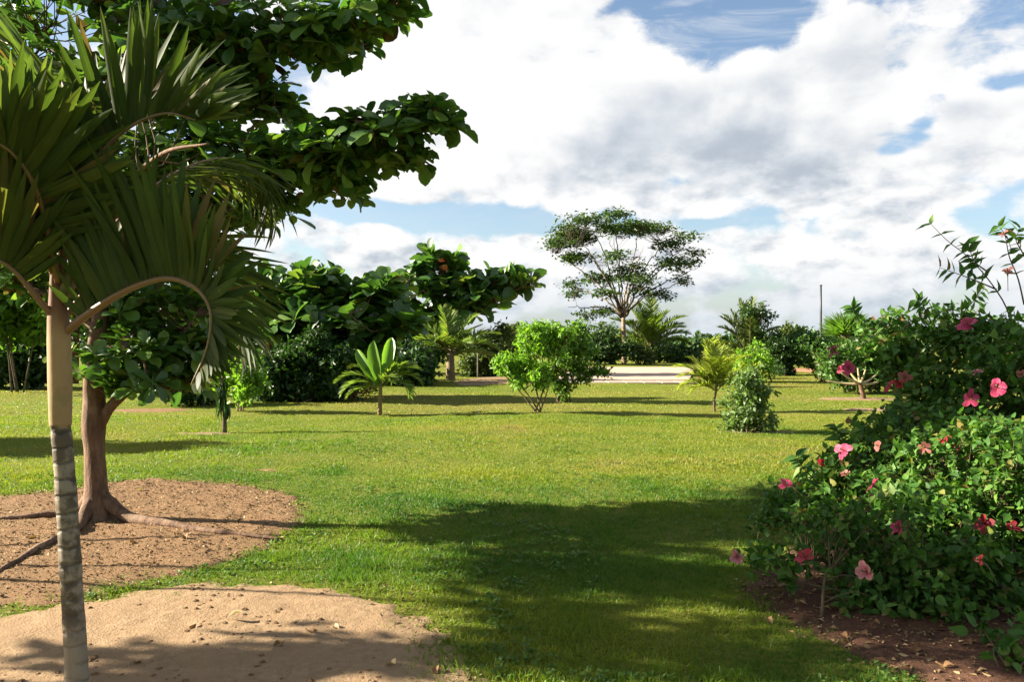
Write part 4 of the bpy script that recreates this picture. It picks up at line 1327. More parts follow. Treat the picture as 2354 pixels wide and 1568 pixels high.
def frond_at(parent, p0, az, el, length, bend, n, leafL, leafW, rs, mat, vang=20, r=0.02, rmat=None, n_obj=0, tmpl=None, a0=70, a1=28, tip=0.35, t0=0.18, droop=0.0):
    """one palm frond leaving p0 at azimuth az, elevation el, bending down by bend radians"""
    m = 22
    pts = [np.array(p0, float)]
    for i in range(m - 1):
        e = el - bend * (i / (m - 1)) ** 1.5
        pts.append(pts[-1] + np.array((math.cos(az) * math.cos(e), math.sin(az) * math.cos(e), math.sin(e))) * length / (m - 1))
    pts = np.array(pts)
    b = MB(); b.tube(pts, np.linspace(r, r * 0.2, m), 5)
    fo = b.build('frond', rmat or M_STALK, parent)
    T = norm(np.gradient(pts, axis=0))
    side = np.array((-math.sin(az), math.cos(az), 0.0))
    s = np.linspace(t0, 0.99, n); fi = s * (m - 1); ii = np.minimum(fi.astype(int), m - 2); ff = (fi - ii)[:, None]
    O = pts[ii] * (1 - ff) + pts[ii + 1] * ff
    Tt = norm(T[ii]); up = np.cross(Tt, side[None, :].repeat(n, 0)); up = np.where(up[:, 2:3] < 0, up * 1.0, up)
    up = norm(np.cross(Tt, side[None, :].repeat(n, 0)))
    if np.mean(up[:, 2]) < 0:
        up = -up
    u = (s - t0) / (1 - t0)
    prof = np.interp(u, [0, .15, .4, .75, 1], [.5, .85, 1, .8, tip])
    lv = Leaves()
    for sg in (-1, 1):
        a = np.radians(a0 + (a1 - a0) * u + rs.normal(size=n) * 5)[:, None]
        v = math.radians(vang) + rs.normal(size=n)[:, None] * 0.12
        lat = sg * side[None, :] * np.cos(v) + up * np.sin(v)
        Y = Tt * np.cos(a) + lat * np.sin(a) + np.array((0, 0, -droop))
        N = up * np.cos(v) - sg * side[None, :] * np.sin(v) + rs.normal(size=(n, 3)) * 0.12
        L = leafL * prof * (0.85 + 0.3 * rs.rand(n))
        lv.add(O, Y, N, L, leafW * (0.8 + 0.4 * rs.rand(n)), rs.rand(n))
    lv.emit(fo, tmpl or T_STR, mat, rs, n_obj, 'leaflet', 'leaflets', cell=9.0)
    return fo


def palm(name, label, base, top, r, fr, leafL, leafW, n, mat, seed, cat='palm tree', trunkmat=None, vang=28, n_obj=0, droop=0.06, fr_r=0.018, tmpl=None):
    """fr: list of (azimuth deg, elevation deg, length, bend)"""
    tmpl = tmpl or T_SAIL
    rs = np.random.RandomState(seed)
    t = thing(name, base, label, cat)
    c = curve([np.asarray(base) + (0, 0, -0.05), (np.asarray(base) * 0.5 + np.asarray(top) * 0.5) + rs.normal(size=3) * r * 0.4, top], 14)
    b = MB(); b.tube(c, np.linspace(r * 1.15, r * 0.85, 14) * (1 + 0.08 * np.cos(np.arange(14) * PI)), 9)
    b.build('trunk', trunkmat or M_COCOTRUNK, t)
    for (az, el, ln, bd) in fr:
        frond_at(t, np.asarray(top) + rs.normal(size=3) * r * 0.3, rad(az + rs.normal() * 4), rad(el + rs.normal() * 3), ln * (0.93 + 0.14 * rs.rand()), bd, n, leafL, leafW, rs, mat, vang, fr_r, None, n_obj, tmpl, droop=droop)
    return t


# young broad-fronded coconut palm in the middle of the lawn
def build_young_coconut():
    rs = np.random.RandomState(61)
    base = G(873, 952)
    t = thing('coconut_seedling', base, 'young palm with broad undivided upright fronds on the open lawn', 'palm tree')
    D = base[1]
    b = MB(); b.tube(curve([base + (0, 0, -0.04), P(874, 920, D), P(875, 890, D), P(877, 868, D)], 12), np.linspace(0.05, 0.03, 12), 9)
    b.build('trunk', plain_mat('tan_stem', (0.25, 0.17, 0.08), 0.8, 0.2, 0.3, 12), t)
    mb = green('broad_frond', (0.095, 0.175, 0.022), 0.45, 0.4, 0.15)
    BROAD = [(0, .06), (.1, .16), (.3, .36), (.55, .5), (.8, .46), (.93, .3), (1, .06)]
    for (tx, ty, dd, w, dr, sd) in [(856, 790, -.1, .31, .12, 71), (900, 780, .15, .27, .16, 72), (816, 806, .1, .24, .28, 73), (935, 830, .1, .18, .40, 74)]:
        b = MB()
        p0 = P(876, 890, D); p1 = P(tx, ty, D + dd)
        tm = leaf_shape(BROAD, dr, .35, .04, 0.1, sd)
        L = np.linalg.norm(p1 - p0)
        b.scatter(tm, p0[None], (p1 - p0)[None], np.array(((0.25 * (1 if tx > 870 else -1), -1.0, 0.35),)), np.array((L * 1.05,)), np.array((w,)), np.array((0.3,)))
        b.build('frond', mb, t)
    for az, el, ln, bd in ((175, 42, 1.05, 1.5), (5, 48, 1.0, 1.9), (20, 55, .95, 1.3), (200, 30, .9, 1.6), (-30, 36, .9, 2.0), (-60, 50, .75, 1.6), (150, 55, .95, 1.2), (335, 60, 1.0, 1.3), (100, 55, .9, 1.2), (185, 10, .7, 1.0)):
        frond_at(t, P(876, 892, D), rad(az), rad(el), ln, bd, 26, .34, .040, rs, M_COCO, 18, .010, None, 12, T_SAIL, 46, 22, .5, .25, .05)


build_young_coconut()

palm('coconut_palm', 'small coconut palm with short brown trunk under the far tree, left of the bright shrub', G(1036, 876), P(1036, 812, CAM_H * FPX / 92), 0.17,
     [(178, 20, 1.5, .5), (150, 55, 1.8, .9), (100, 70, 1.7, .8), (60, 55, 1.9, 1.0), (20, 35, 2.4, .9), (5, 10, 2.2, .9), (-20, 25, 2.0, 1.2), (-60, 40, 1.7, 1.3), (-110, 45, 1.6, 1.2), (200, 40, 1.6, 1.2), (88, 80, 1.9, .5), (130, 80, 1.8, .4), (30, 70, 2.0, .7)],
     0.62, 0.050, 44, M_COCO, 62, fr_r=0.035)

palm('palm_tree', 'feathery yellow-green young palm beside the upright leafy shrub', G(1643, 945), P(1646, 900, CAM_H * FPX / 161), 0.028,
     [(172, 62, 1.15, 1.2), (150, 66, 1.1, .8), (185, 52, 1.0, 1.5), (8, 64, 1.15, 1.1), (30, 66, 1.1, .8), (-10, 52, .95, 1.5), (90, 84, 1.15, .2), (60, 80, 1.15, .3), (120, 78, 1.15, .35), (-90, 75, 1.0, .6), (-50, 68, 1.0, .8), (230, 68, 1.0, .8), (195, 30, .8, 1.5), (165, 40, .85, 1.6), (20, 35, .8, 1.4)],
     0.32, 0.022, 50, M_YELLOW, 63, trunkmat=M_STEM, fr_r=0.009, vang=25, droop=.12)

# bright shrub with two kinds of foliage
D = 17.6
shrub('flowering_shrub', 'bright green feathery sapling with thin forked stem at the middle of the lawn', 'shrub', G(1238, 951),
      [(1215, 790, D, .35, .35, .22), (1180, 830, D, .35, .35, .18), (1250, 760, D, .35, .35, .18), (1230, 850, D, .4, .4, .2), (1270, 800, D, .3, .35, .2), (1165, 850, D, .2, .25, .1), (1195, 870, D, .28, .3, .14), (1245, 880, D, .2, .25, .14), (1290, 770, D, .25, .3, .16), (1150, 830, D, .14, .2, .08), (1215, 755, D, .2, .2, .1)],
      0.10, 7000, M_BRIGHT, 64, nst=5, r=0.022, wr=0.34, tmpl=T_BLD, spread=0.03)
D = 20.8
shrub('flowering_shrub', 'wide bushy shrub with reddish lower stems just behind the bright feathery sapling', 'shrub', G(1288, 924),
      [(1290, 770, D, .5, .5, .25), (1340, 800, D, .4, .5, .25), (1250, 770, D, .4, .5, .2), (1310, 840, D, .5, .5, .25), (1370, 850, D, .25, .3, .12), (1260, 850, D, .4, .4, .2), (1290, 885, D, .3, .3, .2), (1340, 870, D, .25, .3, .12), (1330, 750, D, .25, .3, .1)],
      0.12, 4300, M_LIVELY, 65, nst=9, r=0.02, wr=0.5, spread=0.14)
shrub('leafy_shrub', 'upright rounded leafy shrub on its own sandy patch at right of the lawn', 'shrub', G(1715, 993),
      [(1715, 880, 14.0, .26, .24, .13), (1705, 910, 14.0, .32, .3, .13), (1735, 935, 14.0, .27, .25, .15), (1712, 962, 14.0, .36, .3, .13), (1690, 980, 14.0, .24, .2, .07), (1748, 978, 14.0, .22, .2, .08), (1722, 858, 14.0, .16, .15, .07), (1675, 930, 14.1, .12, .12, .06), (1765, 905, 14.0, .10, .12, .06), (1775, 965, 13.9, .10, .12, .06)],
      0.10, 5200, M_GREY, 66, nst=7, r=0.014, wr=0.55, spread=0.12)

# the dark rounded bush and what stands round it
D = 21.3
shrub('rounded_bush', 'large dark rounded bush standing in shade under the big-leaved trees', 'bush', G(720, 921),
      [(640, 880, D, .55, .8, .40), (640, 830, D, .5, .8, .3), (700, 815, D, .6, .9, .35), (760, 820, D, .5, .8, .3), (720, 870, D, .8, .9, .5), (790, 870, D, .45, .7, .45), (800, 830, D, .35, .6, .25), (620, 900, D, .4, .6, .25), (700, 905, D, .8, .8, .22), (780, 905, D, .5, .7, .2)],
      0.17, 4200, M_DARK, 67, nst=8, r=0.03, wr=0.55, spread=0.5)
shrub('red_leaved_plant', 'low reddish plant at the right foot of the dark rounded bush', 'plant', G(800, 922),
      [(805, 905, 20.9, .35, .3, .12), (780, 910, 20.9, .25, .3, .1)], 0.10, 1500, green('red_leaf', (0.16, 0.045, 0.03), .3, warm=(0.35, 0.06, 0.03)), 68, nst=4, r=0.01, spread=0.15)
shrub('leafy_shrub', 'pale green shrub with tan forked stems left of the dark rounded bush', 'shrub', G(552, 946),
      [(545, 830, 18.0, .3, .3, .2), (575, 850, 18.0, .3, .3, .2), (530, 870, 18.0, .28, .3, .2), (590, 880, 18.0, .28, .3, .15), (560, 900, 18.0, .25, .3, .15)],
      0.15, 3600, M_BRIGHT, 69, nst=7, r=0.016, wr=0.4, spread=0.05, stemmat=M_PALEBARK)
shrub('leafy_shrub', 'yellow-green low shrub between the dark bush and the young palm', 'shrub', G(845, 912),
      [(830, 880, 22.5, .35, .4, .2), (850, 895, 22.5, .3, .4, .15), (810, 860, 22.5, .25, .3, .2)], 0.10, 1500, M_YELLOW, 70, nst=5, r=0.012)


# sapling with dark drooping leaves in front
def build_droop_sapling():
    rs = np.random.RandomState(81)
    base = G(516, 991); D = base[1]
    t = thing('sapling', base, 'little sapling with long dark drooping leaves on a small sandy patch', 'sapling')
    cc = curve([base + (0, 0, -.04), P(516, 950, D), P(514, 910, D), P(512, 870, D), P(516, 840, D)], 14)
    b = MB(); b.tube(cc, np.linspace(.045, .012, 14), 7); b.build('stem', M_STEM, t)
    lv = Leaves()
    for i in range(46):
        k = rs.randint(5, 14)
        a = rs.rand() * 6.28
        dn = -0.9 if k < 11 else 0.2
        Y = norm(np.array((math.cos(a) * .35, math.sin(a) * .35, dn + rs.normal() * .3)))
        L = .22 + .18 * rs.rand()
        lv.add([cc[k] + rs.normal(size=3) * .02], [Y], [np.array((math.cos(a), math.sin(a), .2))], [L], [L * .2], [rs.rand()])
    lv.emit(t, T_ELL, M_DARK, rs, 46, 'leaf', 'foliage', cell=6.0)


build_droop_sapling()


# frangipani at the right
def build_frangipani():
    rs = np.random.RandomState(91)
    base = G(1986, 918); D = base[1]
    t = thing('frangipani_tree', base, 'small frangipani with pale forked branches and pink blooms on a sandy patch', 'tree')
    b = MB(); b.tube(curve([base + (0, 0, -.05), P(1982, 900, D), P(1976, 880, D)], 10), np.linspace(.075, .06, 10), 9); b.build('trunk', M_BARK, t)
    tips = []
    for (tx, ty, dd) in [(1900, 875, .2), (1932, 855, -.1), (1945, 842, .2), (1972, 846, 0), (1990, 850, -.2), (2015, 862, .2), (2020, 878, 0)]:
        e = P(tx, ty, D + dd)
        cc = curve([P(1977, 883, D), (P(1977, 880, D) * .5 + e * .5) + np.array((0, 0, -.05)), e], 8)
        b = MB(); b.tube(cc, np.linspace(.04, .022, 8), 6); b.build('branch', plain_mat('pale_branch', (0.36, 0.30, 0.16), .7), t)
        tips.append(e)
    lv = Leaves()
    tips = np.array(tips)
    rosettes(lv, rs, tips, np.tile((0, -.1, 1.0), (len(tips), 1)), 6, .26, (.5, 1.5), .26)
    lv.emit(t, T_ELL, M_MIDGREEN, rs, 24, 'leaf', 'foliage', cell=8.0)
    for (vx, vy, k) in [(1932, 850, 'pink'), (1942, 846, 'pale'), (1948, 842, 'red'), (1954, 852, 'pink')]:
        flower(t, vx, vy, D - .25, k, .15, rs, .2)


build_frangipani()

# ================================================================== farther away
M_DARKTWIG = bark_mat('dark_twig', (0.05, 0.04, 0.028), (0.09, 0.07, 0.05), None, (10, 10, 10), .3)


def build_acacia():
    rs = np.random.RandomState(101)
    base = G(1434, 836); D = base[1]
    t = thing('umbrella_tree', base, 'tall airy umbrella-shaped tree with bare forked limbs beyond the paved court', 'tree')
    s = D / FPX
    c = curve([base + (0, 0, -.2), P(1436, 800, D), P(1434, 760, D), P(1433, 730, D)], 16)
    b = MB(); b.tube(c, np.linspace(.19, .13, 16), 10); b.build('trunk', M_PALEBARK, t)
    fork = P(1433, 732, D)
    ends = [(1300, 535, -2), (1345, 510, 2), (1410, 495, 0), (1465, 510, -2), (1530, 530, 2), (1590, 545, 0), (1270, 580, 1), (1330, 565, -3), (1400, 560, 3), (1480, 565, -3), (1560, 585, 2), (1605, 615, -1), (1315, 660, 1), (1375, 650, -2.5), (1510, 650, 2.5), (1575, 650, 0), (1305, 705, -1), (1390, 715, 2), (1470, 690, -1), (1390, 775, 0)]
    sk = [c[10:]]
    limb = {}
    for i, (x, y, dd) in enumerate(ends):
        e = P(x, y, D + dd)
        st = fork if y < 720 else P(1434, 765, D)
        mid1 = st + (e - st) * 0.35 + np.array((0, 0, .25 * abs(e[0] - st[0]) * 0.2 + .2))
        mid1[0] = st[0] + (e[0] - st[0]) * 0.28
        mid2 = st + (e - st) * 0.72 + np.array((0, 0, .35)) + rs.normal(size=3) * .15
        cc = curve([st, mid1, mid2, e], 20)
        cc[1:-1] += rs.normal(size=(18, 3)) * .04
        r = .065 if y < 720 else .04
        b = MB(); b.tube(cc, np.linspace(r, r * .2, 20), 6); b.build('branch', M_DARKTWIG if i % 3 else M_PALEBARK, t)
        sk.append(cc)
    sk = np.concatenate(sk)
    pads = [(1300, 530, 40, 10), (1345, 512, 45, 11), (1410, 495, 32, 8), (1465, 512, 45, 10), (1520, 528, 45, 9), (1570, 532, 25, 4), (1275, 560, 28, 9), (1330, 548, 50, 11), (1400, 545, 50, 12), (1470, 550, 40, 9), (1540, 560, 40, 9), (1590, 588, 24, 8), (1605, 610, 12, 7),
            (1290, 590, 26, 9), (1340, 595, 35, 10), (1400, 605, 45, 12), (1460, 600, 25, 8), (1545, 605, 40, 9), (1580, 640, 16, 10), (1310, 655, 20, 7), (1365, 640, 35, 10), (1430, 645, 30, 9), (1490, 640, 30, 10), (1530, 660, 22, 8), (1308, 695, 14, 8), (1380, 680, 30, 10), (1395, 715, 24, 10), (1470, 675, 24, 9), (1520, 690, 14, 6), (1340, 720, 14, 6), (1390, 760, 20, 8), (1400, 785, 18, 7), (1440, 620, 20, 8)]
    lv = Leaves(); C = []
    for (x, y, rx, ry) in pads:
        x = 1430 + (x - 1430) * .94 + rs.normal() * 10; y += rs.normal() * 9; rx *= .65 + .6 * rs.rand(); ry *= .7 + .9 * rs.rand()
        n = int(rx * ry * (0.17 if y < 565 else 0.105)) + 8
        q = rand_dirs(rs, n) * rs.rand(n, 1) ** .4
        dd = rs.normal() * 1.6
        cen = P(x, y, D + dd) + q * np.array((rx * s, rx * s, ry * s * .9)) + rs.normal(size=(n, 3)) * .14
        C.append(cen)
        for j in range(7):
            a = rand_dirs(rs, n); a[:, 2] *= .35
            O = cen + rs.normal(size=(n, 3)) * np.array((.30, .30, .09))
            L = .18 + .18 * rs.rand(n)
            lv.add(O, a, np.array((0, 0, .8)) + rs.normal(size=(n, 3)) * .35, L, L * .5, rs.rand(n))
    lv.emit(t, T_SML, M_ACACIA, rs, 0)
    C = np.concatenate(C)
    twig_mesh(C, np.tile((0, 0, 1.0), (len(C), 1)), sk, rs, .008, 'twigs', t, M_DARKTWIG, frac=.6)


build_acacia()

D = CAM_H * FPX / 50
palm('palm_tree', 'bushy palm with upright feather fronds just right of the umbrella tree', G(1492, 834), P(1494, 800, D), 0.35,
     [(a, e, l, b_) for a, e, l, b_ in ((170, 60, 3.6, .9), (150, 70, 3.8, .6), (120, 78, 4.0, .4), (90, 82, 4.0, .3), (70, 78, 4.0, .4), (45, 68, 3.8, .7), (15, 58, 3.6, .9), (5, 40, 3.2, 1.0), (-10, 28, 2.8, 1.1), (180, 40, 3.2, 1.0), (195, 25, 2.8, 1.0), (-40, 55, 3.2, .9), (-90, 65, 3.2, .7), (220, 55, 3.2, .9), (250, 60, 3.2, .9), (100, 70, 3.6, .6), (30, 45, 3.4, 1.0), (160, 45, 3.4, 1.0))],
     0.95, 0.075, 44, M_COCO, 102, fr_r=.05)
palm('palm_tree', 'dense upright palm with dark leafy head above the yellow shrubs at right', G(1728, 850), P(1722, 815, 38), 0.18,
     [(170, 70, 2.2, .7), (140, 78, 2.5, .3), (110, 82, 2.7, .2), (80, 84, 2.7, .2), (60, 78, 2.7, .3), (30, 72, 2.4, .6), (0, 62, 2.0, .9), (185, 58, 2.0, 1.0), (-60, 75, 2.1, .5), (-110, 75, 2.1, .5), (95, 78, 2.6, .3), (200, 66, 2.2, .8), (20, 80, 2.6, .3), (160, 82, 2.5, .2), (175, 45, 1.7, .9)],
     0.50, 0.050, 44, M_OLIVE, 103, fr_r=.03)
D = 37.6
shrub('leafy_tree', 'dark-leaved small tree growing behind the dense upright palm', 'tree', G(1740, 851),
      [(1735, 712, D, .6, .5, .3), (1760, 725, D, .4, .4, .25), (1750, 760, D, .4, .4, .35), (1720, 720, D, .4, .4, .25)], .16, 1100, M_DARK, 104, nst=4, r=.05, spread=.1)


# fan palm
def build_fan_palm():
    rs = np.random.RandomState(111)
    base = G(1950, 900); D = base[1]
    t = thing('fan_palm', base, 'spiky fan palm rising behind the frangipani blooms', 'palm tree')
    b = MB(); top = P(1948, 790, D)
    b.tube(curve([base + (0, 0, -.1), (base + top) / 2, top], 8), np.linspace(.12, .09, 8), 8); b.build('trunk', M_COCOTRUNK, t)
    for i in range(13):
        az = i * 2.4; el = rad(38 + 48 * ((i * 0.37) % 1))
        dr = np.array((math.cos(az) * math.cos(el), math.sin(az) * math.cos(el), math.sin(el)))
        e = top + dr * .36
        b = MB(); b.tube(np.array((top, (top + e) / 2 + (0, 0, .03), e)), (.014, .011, .008), 5)
        f = b.build('frond', M_STALK, t)
        sd = norm(np.cross(dr, (0, 0, 1.0))); up = np.cross(sd, dr)
        lv = Leaves()
        a = np.linspace(-1.5, 1.5, 22)
        Y = np.cos(a)[:, None] * dr + np.sin(a)[:, None] * sd
        lv.add(np.tile(e, (22, 1)), Y, np.tile(up, (22, 1)) + rs.normal(size=(22, 3)) * .1, .72 + .12 * rs.rand(22), np.full(22, .055), rs.rand(22))
        lv.emit(f, T_SAIL, M_LIVELY, rs, 0, many='leaflets')


build_fan_palm()

# shrubs along the far side of the lawn, each its own plant
FAR = [
    ('leafy_shrub', 'orange-tinged yellow shrub behind the feathery young palm', 1665, 870, [(1665, 815, .6, .45), (1690, 835, .7, .4), (1640, 840, .5, .35), (1700, 850, .5, .3)], M_YELLOW, .16, 900),
    ('leafy_shrub', 'light green shrub at the foot of the dense upright palm', 1740, 880, [(1730, 820, .7, .4), (1760, 840, .5, .4), (1710, 840, .5, .4), (1740, 860, .6, .3)], M_BRIGHT, .14, 900),
    ('leafy_shrub', 'low yellow-green bush overlapping the upright leafy shrub', 1700, 890, [(1690, 865, .5, .35), (1720, 870, .5, .3)], M_YELLOW, .14, 900),
    ('leafy_shrub', 'rounded dark bush drooping to the lawn left of the pole', 1800, 862, [(1790, 800, .8, .5), (1820, 790, .8, .45), (1800, 830, .7, .45), (1800, 850, .45, .25)], M_DARK, .2, 800),
    ('leafy_shrub', 'wide mid-green bush in front of the pole foot beside orange soil', 1870, 862, [(1850, 800, 1., .5), (1890, 800, 1., .5), (1870, 825, 1., .5), (1900, 845, .6, .3), (1930, 820, .8, .5)], M_MIDGREEN, .2, 800),
    ('leafy_shrub', 'pointed grey-green bush highest of those left of the pole', 1770, 850, [(1800, 770, .5, .35), (1815, 780, .5, .4), (1770, 790, .6, .3)], M_OLIVE, .2, 800),
    ('leafy_shrub', 'leaning slender bush of drooping leaves left of the frangipani', 1900, 882, [(1900, 850, .35, .45), (1915, 865, .3, .4), (1890, 830, .3, .3)], M_OLIVE, .16, 900),
    ('leafy_shrub', 'green bush filling the gap behind the frangipani', 1985, 903, [(1950, 825, .6, .45), (1932, 855, .35, .35), (1955, 805, .4, .25), (1945, 875, .35, .25), (2010, 830, .7, .5), (1990, 860, .8, .4), (2050, 840, .7, .6), (2100, 840, .8, .6)], M_MIDGREEN, .18, 800),
    ('leafy_shrub', 'grey-green bush hugging the foot of the umbrella tree', 1465, 838, [(1465, 812, .7, .6), (1485, 820, .7, .5)], M_OLIVE, .25, 600),
    ('leafy_shrub', 'dark bush just left of the umbrella tree trunk', 1385, 838, [(1375, 800, 1.6, .9), (1345, 795, 1.6, .9), (1400, 812, 1.2, .6)], M_FARLEAF, .3, 520),
    ('leafy_shrub', 'dark bush right of the feather palm by the court', 1545, 834, [(1545, 812, 1.2, .6), (1570, 815, 1.2, .55), (1525, 818, .8, .5)], M_FARLEAF, .3, 520),
    ('leafy_shrub', 'dark bush hiding the trunk of the tall-tipped tree', 940, 886, [(945, 850, .6, .6), (920, 865, .7, .5), (900, 840, .8, .7), (960, 868, .4, .35)], M_DARK, .24, 700),
    ('leafy_shrub', 'olive bush behind the small coconut palm', 1130, 864, [(1110, 820, .8, .7), (1140, 800, .8, .8), (1150, 840, .8, .5), (1090, 845, .7, .4)], M_OLIVE, .22, 700),
    ('leafy_shrub', 'dark bush in the gap left of the small coconut palm', 960, 880, [(910, 830, 1., .9), (945, 835, .8, .7), (880, 850, .8, .5)], M_DARK, .26, 600),
    ('leafy_shrub', 'dark low bush seen left of the ringed palm trunk', 60, 892, [(20, 830, 1., .8), (70, 840, .9, .7), (-40, 830, 1., .8), (90, 865, .4, .3), (50, 780, .9, .6)], M_DARK, .26, 650),
    ('leafy_shrub', 'dark bush between the near tree trunk and the drooping sapling', 400, 930, [(380, 860, .6, .5), (430, 880, .6, .4), (470, 870, .6, .4), (350, 850, .6, .4), (450, 905, .5, .25)], M_DARK, .2, 800),
    ('leafy_shrub', 'bright broad bush behind the near tree at the picture edge', 20, 905, [(30, 640, .8, .5), (60, 690, .8, .5), (10, 740, .9, .6), (-30, 680, .9, .8), (90, 740, .5, .4)], M_LIVELY, .36, 420),
]
for i, (nm, lab, bx, by, pp, mt, ll, dn) in enumerate(FAR):
    b0 = G(bx, by); d = b0[1]
    k = d / FPX
    shrub(nm, lab, 'shrub', b0, [(x, y, d + ((j * 0.37) % 1 - .5) * w, w, w, h) for j, (x, y, w, h) in enumerate(pp)], ll, dn * 2.0, mt, 200 + i, nst=4, r=.03, spread=.25, twfrac=.15)


# poles
def pole(name, label, base, h, r0, r1, mat, cat='pole', cap=True):
    t = thing(name, base, label, cat)
    b = MB(); b.tube(np.array([np.asarray(base) + (0, 0, z) for z in (-.2, h * .3, h * .65, h)]), np.linspace(r0, r1, 4), 12)
    b.build('shaft', mat, t)
    if cap:
        b = MB(); q = np.asarray(base)
        b.tube(np.array([q + (0, 0, h), q + (0, 0, h + r1 * .8), q + (0, 0, h + r1 * 1.2)]), (r1 * 1.35, r1 * 1.35, r1 * .5), 12)
        b.build('cap', mat, t)
        b = MB(); b.tube(np.array([q + (0, 0, -.02), q + (0, 0, .18), q + (0, 0, .24)]), (r0 * 1.9, r0 * 1.9, r0 * 1.1), 12)
        b.build('base_collar', mat, t)
    return t


d = 62.0
pole('lamp_pole', 'tall dark bare pole rising above the bushes at right', ((1887 - CX) / FPX * d, d, 0), CAM_H + (CY - 657) / FPX * d, .11, .075, plain_mat('dark_grey_metal', (0.045, 0.05, 0.055), .5, .4, .2, 3))
pole('wooden_stake', 'thin wooden stake on the lawn right of the small coconut palm', G(1098, 868), 1.2, .03, .022, plain_mat('grey_wood', (0.20, 0.17, 0.12), .8), 'stake', False)


# individual trees of the far edge, then the wood beyond as one mass
def far_crowns(xs, seed, dmin, dmax, mat, hpx):
    rs = np.random.RandomState(seed)
    lv = Leaves(); tb = MB()
    for x in xs:
        d = dmin + (dmax - dmin) * rs.rand()
        top = CY - hpx[0] - (hpx[1] - hpx[0]) * rs.rand() ** 1.6
        X = (x - CX) / FPX * d
        H = CAM_H + (CY - top) / FPX * d
        w = H * (.45 + .35 * rs.rand())
        tb.tube(np.array(((X, d, -.1), (X + rs.normal() * .2, d, H * .7))), (.12, .05), 5)
        for k in range(7):
            c = np.array((X + rs.normal() * w * .45, d + rs.normal() * w * .4, H * (.25 + .65 * rs.rand())))
            n = 60
            O = c + rs.normal(size=(n, 3)) * np.array((w * .28, w * .28, H * .11))
            O[:, 2] = np.clip(O[:, 2], .05, None)
            L = .5 + .4 * rs.rand(n)
            lv.add(O, rand_dirs(rs, n), rand_dirs(rs, n) + (0, 0, .6), L, L * .6, rs.rand(n))
    return lv, tb, rs


root = thing('treeline', (0, 110, 0), 'low distant belt of dark trees along the horizon', 'treeline')
root['kind'] = 'stuff'
lv, tb, rs = far_crowns(np.linspace(-700, 3000, 150), 121, 85, 150, M_FARLEAF, (2, 30))
lv.emit(root, T_SML, M_FARLEAF, rs, 0, many='foliage')
tb.build('trunks', M_BARK, root)['kind'] = 'stuff'
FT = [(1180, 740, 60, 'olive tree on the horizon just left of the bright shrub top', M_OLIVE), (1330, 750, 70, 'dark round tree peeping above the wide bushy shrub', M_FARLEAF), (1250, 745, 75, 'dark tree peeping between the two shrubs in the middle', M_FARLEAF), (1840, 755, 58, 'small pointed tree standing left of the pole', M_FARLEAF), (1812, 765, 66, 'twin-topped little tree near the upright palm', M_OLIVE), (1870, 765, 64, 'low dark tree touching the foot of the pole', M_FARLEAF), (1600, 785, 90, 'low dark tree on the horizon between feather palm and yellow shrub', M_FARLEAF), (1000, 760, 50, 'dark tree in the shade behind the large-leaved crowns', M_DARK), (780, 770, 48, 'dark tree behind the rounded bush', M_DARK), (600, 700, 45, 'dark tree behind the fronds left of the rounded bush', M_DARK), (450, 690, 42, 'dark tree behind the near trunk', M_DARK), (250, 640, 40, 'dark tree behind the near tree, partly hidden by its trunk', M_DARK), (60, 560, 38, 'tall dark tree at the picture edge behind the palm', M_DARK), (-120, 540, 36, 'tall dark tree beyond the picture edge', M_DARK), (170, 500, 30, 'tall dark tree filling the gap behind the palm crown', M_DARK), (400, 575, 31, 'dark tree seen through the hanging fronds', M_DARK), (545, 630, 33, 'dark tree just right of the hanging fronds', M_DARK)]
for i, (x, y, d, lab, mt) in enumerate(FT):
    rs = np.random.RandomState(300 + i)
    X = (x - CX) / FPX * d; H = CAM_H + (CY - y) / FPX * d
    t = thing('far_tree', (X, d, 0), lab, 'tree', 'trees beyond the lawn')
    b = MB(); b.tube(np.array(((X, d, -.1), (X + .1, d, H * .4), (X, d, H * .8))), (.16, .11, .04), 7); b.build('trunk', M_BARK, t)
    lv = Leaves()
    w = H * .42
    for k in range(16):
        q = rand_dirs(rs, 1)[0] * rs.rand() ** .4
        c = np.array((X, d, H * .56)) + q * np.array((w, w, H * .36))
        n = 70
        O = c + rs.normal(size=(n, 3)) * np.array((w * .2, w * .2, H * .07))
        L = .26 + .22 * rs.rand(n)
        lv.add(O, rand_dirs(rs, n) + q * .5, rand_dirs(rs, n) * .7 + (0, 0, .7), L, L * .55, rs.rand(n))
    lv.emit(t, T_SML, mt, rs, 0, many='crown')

# ================================================================== trees beyond the picture edge that shade the ground
def edge_tree(label, base, blobs, leafL, dens, seed, dref):
    shrub('leafy_tree', label, 'tree', base, [(CX + x / (dref + dy) * FPX, CY - (z - CAM_H) / (dref + dy) * FPX, dref + dy, rx, ry, rz) for x, dy, z, rx, ry, rz in blobs],
          leafL, dens, M_MIDGREEN, seed, nst=3, r=.035, spread=.05, tmpl=T_OVA)


